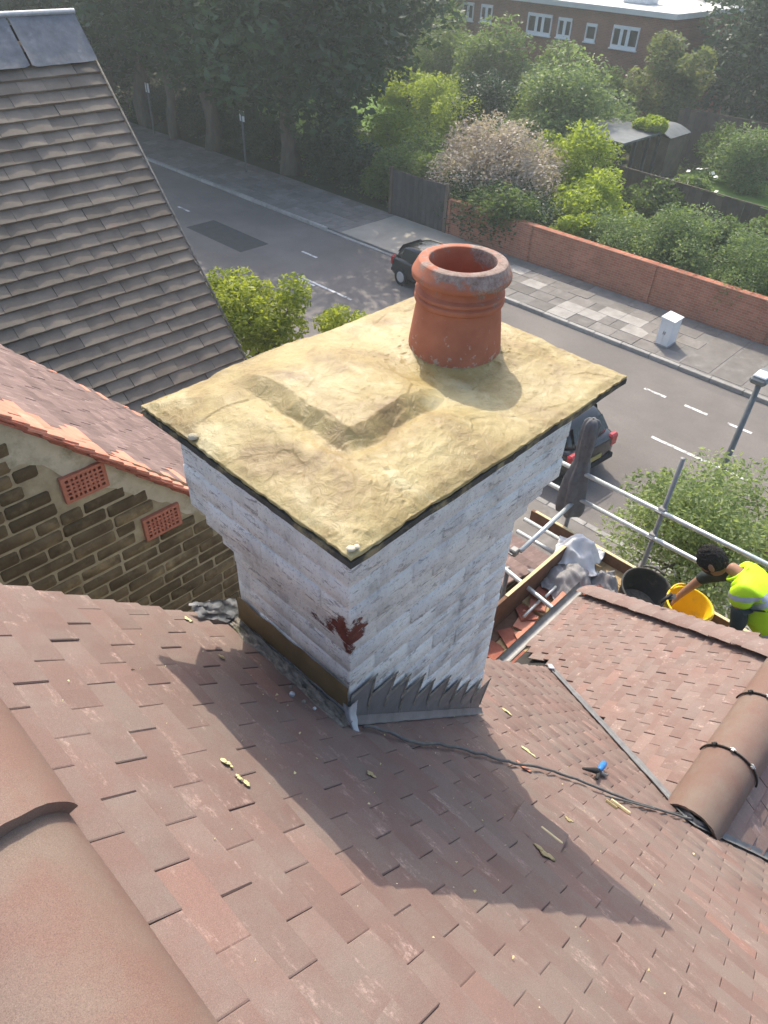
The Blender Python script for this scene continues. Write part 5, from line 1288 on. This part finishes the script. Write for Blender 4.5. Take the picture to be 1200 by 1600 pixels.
# ================================================================== garden wall, gate, flats, pergola, fences
gw = thing('garden_wall', 'long red brick garden wall with piers along the far pavement', 'wall', None, (22.1, 6, G))
def relwall(mb, name, mat): o = mb.ob(name, mat); o.parent = gw; o.matrix_parent_inverse = Matrix.Translation(-Vector(gw.location)); return o
relwall(MB().box((22.0, -12, G - .1), (22.22, 17.75, G + 1.28)), 'wall_panel', 'redwall')
for y in (17.6, 13.9, 9.15, 5.35, 1.5): relwall(MB().box((21.94, y - 0.17, G - .1), (22.28, y + 0.17, G + 1.30)), 'pier', 'redwall')
y = -12.0
while y < 17.7:
    relwall(MB().cbox((21.97, y, G + 1.282), (22.25, min(y + 0.598, 17.75), G + 1.335), 0.01), 'coping_stone', 'redwall'); y += 0.6
gt = thing('timber_gate', 'dark vertical-board timber gate at the end of the red brick wall', 'gate', None, (21.95, 19.1, G))
gb = MB().cbox((-0.02, -0.108, 0.06), (0.02, 0.108, 1.78), 0.006).mesh('board', 'gatewood')
for i in range(12): ob('board', gb, gt, (random.uniform(-.004, .004), -1.26 + 0.222 * i, random.uniform(-.01, .01)))
for z in (0.35, 1.45): MB().cbox((0.022, -1.36, z - .05), (0.06, 1.3, z + .05), 0.006).ob('rail', 'gatewood', gt)
for y in (-1.48, 1.42): MB().cbox((-0.06, y - 0.07, 0), (0.06, y + 0.07, 1.86), 0.01).ob('gate_post', 'fencewood', gt)
fl = thing('brick_flats', 'two-storey brown brick flats with pale flat roof beyond the gardens', 'building', None, (44, 30, G))
def fadd(o, par=None): o.parent = par or fl; o.matrix_parent_inverse = Matrix.Identity(4) if par else Matrix.Translation(-Vector(fl.location)); return o
fadd(MB().box((44, 20.85, G), (54, 62, -3.86)).ob('wall', 'flatbrick'))
fadd(MB().box((43.7, 20.6, -3.858), (54.3, 62.3, -3.60)).ob('flat_roof', 'roofwhite'))
fadd(MB().cbox((46.8, 24.1, -3.6), (48.2, 25.7, -2.5), 0.05).ob('roof_housing', 'cabinet'))
def win(y0, y1, z0, z1, splits):
    fr = fadd(MB().box((43.93, y0, z0), (44.02, y1, z0 + .16)).box((43.93, y0, z1 - .16), (44.02, y1, z1)).box((43.931, y0, z0 + .07), (44.02, y0 + .07, z1 - .07)).box((43.931, y1 - .07, z0 + .07), (44.02, y1, z1 - .07)).ob('window', 'upvc'))
    ys = [y0 + .07] + [y0 + (y1 - y0) * s for s in splits] + [y1 - .07]
    for i in range(len(ys) - 1):
        fadd(MB().box((43.985, ys[i] + (.05 if i else 0), z0 + .07), (43.995, ys[i + 1] - .05, z1 - .07)).ob('pane', 'glass'), fr)
        if i: fadd(MB().box((43.94, ys[i] - .09, z0 + .12), (44.0, ys[i] + .09, z1 - .12)).ob('mullion', 'upvc'), fr)
    fadd(MB().box((43.85, y0 - .05, z0 - .06), (44.02, y1 + .05, z0)).ob('sill', 'upvc'), fr)
for (y0, y1, z0, z1, s) in ((28.5, 30.25, -5.42, -4.36, (0.36, 0.62)), (22.7, 24.35, -5.5, -4.42, (0.4, 0.66)), (27.1, 28.05, -5.4, -4.4, (0.5,)), (34.5, 35.4, -5.22, -4.25, (0.5,)), (33.0, 33.9, -5.2, -4.25, (0.5,)), (25.4, 26.1, -5.4, -4.5, ()), (37.2, 38.9, -5.4, -4.36, (0.4, 0.66)), (41.4, 43.0, -5.4, -4.36, (0.4, 0.66)),
                            (28.5, 30.25, -8.2, -7.0, (0.36, 0.62)), (22.7, 24.35, -8.2, -7.0, (0.4, 0.66)), (33.0, 35.0, -8.2, -7.0, (0.5,))): win(y0, y1, z0, z1, s)
for y in (28.29, 24.91, 32.2, 36.4): fadd(MB().lathe([(0.001, 0.0), (0.18, 0.0), (0.19, 0.05), (0.12, 0.13), (0.001, 0.15)], n=20).ob('wall_lamp', 'upvc')).matrix_world = Matrix.Translation((43.99, y, -4.2)) @ Matrix.Rotation(-math.pi / 2, 4, 'Y')
pg = thing('pergola', 'dark timber pergola with grey sheet roof in the garden', 'pergola', None, (33.2, 17.0, G))
mb = MB(); mb.add([(-2.0, -1.3, 2.3), (1.6, -1.3, 2.3), (1.6, 1.3, 2.45), (-2.0, 1.3, 2.45), (-2.0, -1.3, 2.22), (1.6, -1.3, 2.22), (1.6, 1.3, 2.37), (-2.0, 1.3, 2.37)], [(0, 1, 2, 3), (7, 6, 5, 4), (0, 4, 5, 1), (1, 5, 6, 2), (2, 6, 7, 3), (3, 7, 4, 0)]); mb.ob('roof', 'shedroof', pg)
for (x, y) in ((-1.9, -1.2), (-1.9, 0.0), (-1.9, 1.2), (-0.7, -1.2), (0.5, -1.2), (1.5, -1.2), (1.5, 1.2)): MB().box((x - .06, y - .06, 0), (x + .06, y + .06, 2.3)).ob('post', 'gatewood', pg)
MB().cbox((-1.5, -0.9, 0.65), (0.4, 0.1, 0.72), 0.01).ob('table_top', 'cabinet', pg)
sh = thing('garden_shed', 'small shed with pale curved roof behind the pergola', 'shed', None, (36.6, 16.6, G))
MB().box((-0.9, -0.9, 0), (0.9, 0.9, 1.9)).ob('wall', 'fencewood', sh); mb = MB(); mb.grid(lambda u, v: (-1.05 + 2.1 * u, -1.0 + 2.0 * v, 1.92 + 0.28 * math.sin(math.pi * v)), 2, 10); mb.ob('roof', 'shedroof', sh, True)
def fence(label, x0, y0, x1, y1, h, bw=0.15, mat='fencewood'):
    t = thing('board_fence', label, 'fence', None, (x0, y0, G)); L = math.hypot(x1 - x0, y1 - y0); an = math.atan2(y1 - y0, x1 - x0); t.rotation_euler.z = an
    b = MB().cbox((0.004, -0.012, 0.05), (bw - 0.004, 0.012, h), 0.003).mesh('board', mat); n = int(L / bw)
    for i in range(n): ob('board', b, t, (i * bw, random.uniform(-.006, .006), random.uniform(-.02, .02)))
    MB().box((0, 0.014, h * 0.75), (L, 0.05, h * 0.75 + .08)).ob('rail', mat, t); MB().box((0, -0.03, h + .02), (L, 0.03, h + .05)).ob('capping', mat, t)
    return t
fence('weathered brown fence between the gardens with climbers on it', 30.9, 16.2, 29.4, 3.0, 1.5, 0.3)
fence('tall dark fence at the back of the farther garden under the evergreen', 40.0, 17.5, 40.0, 2.0, 2.4, 0.3)
# lawns and pale path pieces
def patch(name, pts, z, mat):
    return struct(name, mk(name, [(x, y, G + z) for x, y in pts], [tuple(range(len(pts)))], mat))
patch('lawn', [(31.2, 15), (30.2, 3), (39.5, 3), (39.5, 15.5)], 0.02, 'lawn'); patch('lawn', [(24.6, 13.2), (25.6, 12.5), (27.6, 13.0), (27.8, 14.6), (26.2, 15.0)], 0.03, 'lawn'); patch('lawn', [(27, 30), (31, 23.5), (43, 25), (43.5, 40), (30, 40)], 0.02, 'lawn')
patch('garden_path', [(40.2, 36.0), (40.9, 36.2), (41.2, 34.6), (40.9, 33.4), (41.6, 32.0), (41.0, 31.6), (40.2, 33.2), (40.4, 34.6)], 0.05, 'path'); patch('garden_path', [(30.0, 32.2), (30.6, 32.8), (31.4, 31.0), (30.8, 30.2)], 0.05, 'path'); patch('patio', [(31.4, 17.2), (31.0, 14.9), (32.6, 14.6), (33.2, 16.4)], 0.05, 'path')

# ================================================================== trees and shrubs
# young tree by the scaffold and the bush beyond the cap
tree('young_tree', 'sunlit green tree just beyond the scaffold guard rails', (7.9, 1.2, G), 3.2, 0.09, (7.75, 1.42, -5.85), (1.5, 1.45, 1.22), 54, 25000, 0.062, 'leaf_near', seed=3, r0=0.20, r1=0.34, limbs=14)
tree('bushy_tree', 'bright yellow-green tree between the dark roof and the mortar cap', (8.2, 11.6, G), 2.4, 0.08, (8.35, 11.5, -6.5), (1.15, 1.25, 1.25), 40, 12000, 0.10, 'leaf_yellow', seed=5, r0=0.20, r1=0.34, limbs=12)
tree('bushy_tree', 'small green bush peeping over the back edge of the mortar cap', (9.6, 10.1, G), 1.6, 0.06, (9.5, 10.0, -7.0), (0.85, 0.95, 0.85), 24, 6000, 0.09, 'leaf_yellow', seed=6, r0=0.22, r1=0.36, limbs=8)
# big dark street trees down the left
for i, (x, y, h, cz, R, lab) in enumerate(((22.6, 27.5, 7.5, 0.6, (6.0, 6.0, 6.4), 'nearest big dark tree with thick trunk on the far pavement'), (22.3, 33.0, 7.5, 0.8, (5.6, 5.4, 6.2), 'second big dark street tree, behind the slim sign post'), (22.5, 39.5, 7.0, 0.5, (6, 6, 6.4), 'third big dark street tree, deeper in the shade'),
                                           (22.0, 47.0, 7.0, 0.5, (6.5, 6.5, 6.6), 'dark street tree closing the far end of the road'), (30.0, 31.5, 6.8, -0.8, (5.2, 5.2, 5.4), 'dark round tree standing in the garden right of the street trees'), (29.5, 44.0, 7, 0.4, (7, 7, 6.5), 'tall dark tree behind the street trees'), (9.0, 50.0, 6, 0.5, (7, 7, 6.5), 'dark tree on the near side at the far end of the street'), (15.5, 66.0, 6, 0.0, (9, 8, 8), 'dark tree mass closing the street behind the others'), (38.5, 50.0, 6, 0.0, (8, 8, 7.0), 'dark tree behind the gardens to the left of the flats'))):
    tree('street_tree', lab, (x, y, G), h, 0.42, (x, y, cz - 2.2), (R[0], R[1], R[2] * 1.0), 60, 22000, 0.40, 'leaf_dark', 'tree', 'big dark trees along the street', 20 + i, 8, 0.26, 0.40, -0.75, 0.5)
for i, (x, y) in enumerate(((21.9, 36.0), (22.0, 42.0))):
    tree('street_tree', ('slim trunked dark tree between the second and third street trees', 'slim trunked dark tree beyond the short sign post')[i], (x, y, G), 6, 0.25, (x, y, -1.5), (4, 4, 4), 28, 7000, 0.4, 'leaf_dark', 'tree', 'big dark trees along the street', 40 + i)
for i, (x, y, z, R, lab) in enumerate(((19.5, 52.0, -6.5, (5, 4, 3.4), 'dark thicket closing the road end on the left'), (25.5, 47.0, -7.0, (4.5, 5, 3.0), 'dark thicket behind the farthest hedge shrub'), (26.5, 38.0, -7.2, (2.6, 4.5, 2.4), 'dark undergrowth behind the street tree trunks'), (13.5, 46.0, -6.5, (3.5, 4, 3.2), 'dark thicket on the near side of the road end'))):
    shrub('dark_thicket', lab, (x, y, z), R, 36, 11000, 0.3, 'leaf_dark', 'dark thickets at the road end', 50 + i)
# dark hedge along the shaded far pavement
shrubs = []
for i, y in enumerate((21.8, 24.0, 26.2, 29.8, 32.4, 36.0, 40.0)):
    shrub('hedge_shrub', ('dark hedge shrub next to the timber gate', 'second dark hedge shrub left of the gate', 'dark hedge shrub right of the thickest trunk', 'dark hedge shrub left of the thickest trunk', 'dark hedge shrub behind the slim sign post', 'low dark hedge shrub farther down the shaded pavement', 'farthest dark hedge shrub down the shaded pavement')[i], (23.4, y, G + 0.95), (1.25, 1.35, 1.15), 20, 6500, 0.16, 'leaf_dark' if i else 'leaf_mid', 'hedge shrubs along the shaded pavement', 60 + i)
# gardens
BL = crown_blobs((0, 0, 0), (1, 1, 1), 4)
tree('flowering_shrub', 'huge mauve-grey flowering shrub overhanging the red brick wall', (25.2, 17.6, G), 2.0, 0.12, (25.0, 17.9, -7.75), (2.7, 3.4, 2.0), 60, 22000, 0.14, 'blossom', 'shrub', None, 81, 8, 0.24, 0.36, -0.35)
shrub('leafy_shrub', 'dark green skirt of foliage below the mauve shrub hanging over the wall', (23.4, 16.2, -8.6), (1.7, 3.2, 1.0), 34, 12000, 0.15, 'leaf_dark', seed=82)
shrub('leafy_shrub', 'dark foliage spilling over the top of the red wall under the mauve shrub', (22.5, 15.6, -8.15), (0.75, 2.6, 0.55), 26, 8000, 0.13, 'leaf_mid', seed=86)
shrub('leafy_shrub', 'low bright shrub just over the wall between the lime and round shrubs', (23.2, 12.6, -8.3), (0.9, 1.0, 0.6), 16, 5000, 0.13, 'leaf_lime', seed=87)
shrub('leafy_shrub', 'lime green shrub to the right of the mauve flowering shrub', (25.4, 13.2, -8.0), (1.5, 1.6, 1.35), 26, 9000, 0.16, 'leaf_lime', seed=83)
shrub('leafy_shrub', 'lime green spire shrub rising behind the mauve one', (27.6, 15.4, -7.4), (1.2, 1.2, 1.7), 20, 6000, 0.16, 'leaf_lime', seed=84)
for i, (y, z, r) in enumerate(((11.2, -8.5, 1.25), (9.1, -8.25, 1.55), (6.8, -8.35, 1.6), (4.3, -8.45, 1.6))):
    shrub('round_shrub', ('leftmost round clipped shrub behind the red wall', 'tallest round clipped shrub behind the red wall', 'third round clipped shrub behind the wall, above the cabinet', 'rightmost round clipped shrub behind the wall')[i], (23.55, y, z), (1.35, r, r * 0.92), 34, 18000, 0.10, 'leaf_silver', 'round shrubs behind the wall', 90 + i)
tree('garden_tree', 'broad silvery green tree in the middle of the gardens', (33.5, 20.2, G), 2.2, 0.14, (33.5, 20.2, -6.7), (2.9, 3.0, 2.2), 46, 14000, 0.19, 'leaf_silver', seed=101, r0=0.24, r1=0.36)
tree('garden_tree', 'grey-green tree in front of the left end of the flats', (39.0, 29.0, G), 2.5, 0.14, (39.0, 29.0, -6.6), (2.6, 3.0, 2.9), 40, 11000, 0.22, 'leaf_mid', seed=102, r0=0.24, r1=0.36)
tree('garden_tree', 'dark pointed tree below the grey-green one', (33.2, 25.0, G), 1.6, 0.12, (33.2, 25.0, -7.5), (1.7, 1.9, 1.9), 30, 8000, 0.18, 'leaf_dark', seed=103, r0=0.26, r1=0.4)
tree('willowy_tree', 'pale yellow-green feathery tree in front of the flats', (41.0, 18.6, G), 2.4, 0.12, (41.0, 18.8, -6.5), (2.0, 2.6, 2.9), 44, 10000, 0.24, 'leaf_olive', seed=104, r0=0.18, r1=0.30)
tree('garden_tree', 'thin leafed small tree against the middle of the flats', (41.2, 25.4, G), 2.4, 0.10, (41.2, 25.4, -6.9), (1.9, 2.6, 2.4), 34, 4200, 0.20, 'leaf_mid', seed=105, r0=0.22, r1=0.34)
for i, (x, y, z, R, lab) in enumerate(((47.5, 15.8, -4.5, (4.0, 4.8, 5.8), 'big dark evergreen at the upper right beyond the flats'), (45.0, 10.6, -5.2, (3.6, 4.0, 5.0), 'second dark evergreen at the upper right edge'), (58.5, 20.0, -2.5, (7.0, 7, 6.5), 'tall dark tree behind the right end of the flats'), (64.0, 34.0, -1.5, (8.0, 8, 6.5), 'dark tree showing above the flat roof'), (66.0, 52.0, 0, (9.0, 9, 7.5), 'dark tree behind the left part of the flats'), (52, 3, -4, (7, 7, 6), 'dark tree beyond the farther lawn'))):
    tree('evergreen_tree', lab, (x, y, G), 4, 0.3, (x, y, z), R, 46, 12500, 0.36, 'leaf_dark', 'tree', 'dark trees round the flats', 110 + i, 6, 0.26, 0.4)
for i, (x, y, z, R, m_, lab) in enumerate(((37.4, 12.4, -8.1, (1.7, 1.9, 1.6), 'leaf_silver', 'silvery shrub on the farther lawn at the right edge'), (36.5, 9.2, -8.4, (1.9, 2.0, 1.5), 'leaf_mid', 'green shrub at the right edge of the farther lawn'), (32.4, 12.6, -8.7, (0.9, 0.9, 0.9), 'leaf_mid', 'shrub with white blooms beside the garden fence'),
                                            (30.3, 13.5, -8.8, (0.8, 1.5, 0.8), 'leaf_mid', 'green climber on the left of the garden fence'), (29.6, 7.6, -8.5, (0.8, 1.6, 0.8), 'leaf_mid', 'green climber on the right of the garden fence'), (28.2, 4.8, -8.9, (1.0, 1.2, 0.8), 'leaf_mid', 'bush with yellow blooms behind the round shrubs'),
                                            (28.3, 26.6, -8.3, (1.9, 1.9, 1.2), 'leaf_lime', 'bright lime shrub in the left garden'), (31.6, 25.6, -8.1, (1.6, 1.6, 1.4), 'leaf_lime', 'lime shrub below the white path'), (27.0, 23.0, -8.6, (1.7, 1.7, 0.95), 'leaf_mid', 'green shrub behind the timber gate'), (27.6, 29.8, -8.4, (1.4, 1.6, 1.1), 'leaf_mid', 'green shrub beside the small white patch'), (35.2, 29.2, -8.0, (1.8, 1.9, 1.5), 'leaf_lime', 'light green shrub beneath the dark round tree'),
                                            (36.4, 22.2, -8.3, (1.6, 1.8, 1.3), 'leaf_lime', 'lime shrub behind the silvery tree'), (38.0, 19.6, -8.2, (1.6, 1.6, 1.4), 'leaf_mid', 'green shrub between the pergola and the flats'), (27.3, 10.6, -8.8, (0.9, 1.6, 0.7), 'leaf_mid', 'low green shrub between the round shrubs and the fence'), (34.4, 16.3, -6.95, (0.7, 0.9, 0.25), 'leaf_lime', 'climbing plant sprawling over the pergola roof'),
                                            (30.0, 20.4, -8.4, (1.6, 1.8, 1.1), 'leaf_mid', 'green shrub filling the garden behind the mauve shrub'), (25.8, 21.4, -8.6, (1.3, 1.5, 0.9), 'leaf_mid', 'green shrub between the gate and the mauve shrub'), (27.6, 8.6, -8.7, (1.0, 1.6, 0.8), 'leaf_mid', 'green shrub right behind the tallest round shrub'),
                                            (26.2, 5.6, -8.6, (1.1, 1.5, 0.85), 'leaf_lime', 'light shrub behind the third round shrub'), (29.4, 17.6, -8.2, (1.3, 1.6, 1.3), 'leaf_lime', 'light green shrub between the mauve shrub and the pergola'), (32.2, 23.2, -8.3, (1.6, 1.6, 1.2), 'leaf_mid', 'green shrub at the foot of the dark pointed tree'), (35.6, 25.8, -8.4, (1.5, 1.7, 1.1), 'leaf_mid', 'green shrub right of the dark pointed tree'), (38.8, 14.4, -8.2, (1.2, 1.5, 1.3), 'leaf_mid', 'green shrub against the tall dark fence'))):
    shrub('garden_shrub', lab, (x, y, z), R, 20, 4500 if R[2] < 1.3 else 6500, 0.16, m_, 'garden shrubs', 130 + i)
for i, (x, y, z, R, m_, lab) in enumerate(((40.5, 33.5, -6.6, (2.2, 2.6, 2.8), 'leaf_mid', 'tall green tree hiding the left windows of the flats'), (41.5, 22.2, -7.6, (1.8, 2.2, 1.8), 'leaf_mid', 'green tree under the right hand window of the flats'), (38.5, 25.2, -8.0, (1.8, 2.2, 1.5), 'leaf_lime', 'yellow-green tree between the silvery tree and the flats'), (43.0, 36.5, -6.0, (1.8, 3.0, 3.2), 'leaf_mid', 'green tree at the far left of the flats'), (36.5, 33.0, -8.0, (2.2, 2.2, 1.5), 'leaf_lime', 'lime tree by the white garden path'))):
    tree('garden_tree', lab, (x, y, G), 1.8, 0.1, (x, y, z), R, 34, 8500, 0.2, m_, 'tree', 'garden trees before the flats', 170 + i, 6, 0.22, 0.34)
def flowers(label, c, R, n, mat):
    o = leaves('flowers', [(*c, *R)], n, 0.16, mat, None, 0.9, 0.4, None, 0.9); tag(o, label, 'flowers', kind='stuff')
flowers('yellow blooms behind the round shrubs', (28.0, 4.9, -8.7), (0.9, 1.0, 0.7), 40, 'petal_yellow'); flowers('white blooms beside the garden fence', (32.2, 12.5, -8.5), (0.9, 0.9, 0.8), 26, 'petal_white')
# low ground cover through all beds
n = 42000; gx = 22.6 + 21 * rng.random(n); gy = -2 + 48 * rng.random(n)
Bc = np.stack([gx, gy, np.full(n, G + 0.12)], 1)
keep = ~((gx > 31.5) & (gx < 39) & (gy < 14.5)); Bc = Bc[keep]
o = leaves('ground_cover', np.concatenate([Bc[::14], np.full((len(Bc[::14]), 3), 0.35)], 1), 42000, 0.15, 'leaf_mid', None, 0.3, 0.6, G + 0.02); tag(o, 'low ground cover plants between the garden shrubs', 'plants', kind='stuff')

# ================================================================== haze volume added to stand in for a milky lens veil
hz = NT('veil_haze'); hz.t.nodes.remove(hz.b)
pv = hz.n('ShaderNodeVolumePrincipled'); pv.inputs['Color'].default_value = (0.88, 0.96, 0.94, 1); pv.inputs['Density'].default_value = 0.0019; pv.inputs['Anisotropy'].default_value = 0.35
hz.l(pv.outputs[0], hz.out.inputs['Volume'])
M['haze'] = hz.m
o = MB().box((-20, -30, G - 1.0), (90, 95, 12.0)).ob('haze', 'haze'); o['kind'] = 'stuff'; o['label'] = 'thin bright haze volume added for the milky lens veil'; o['category'] = 'haze'
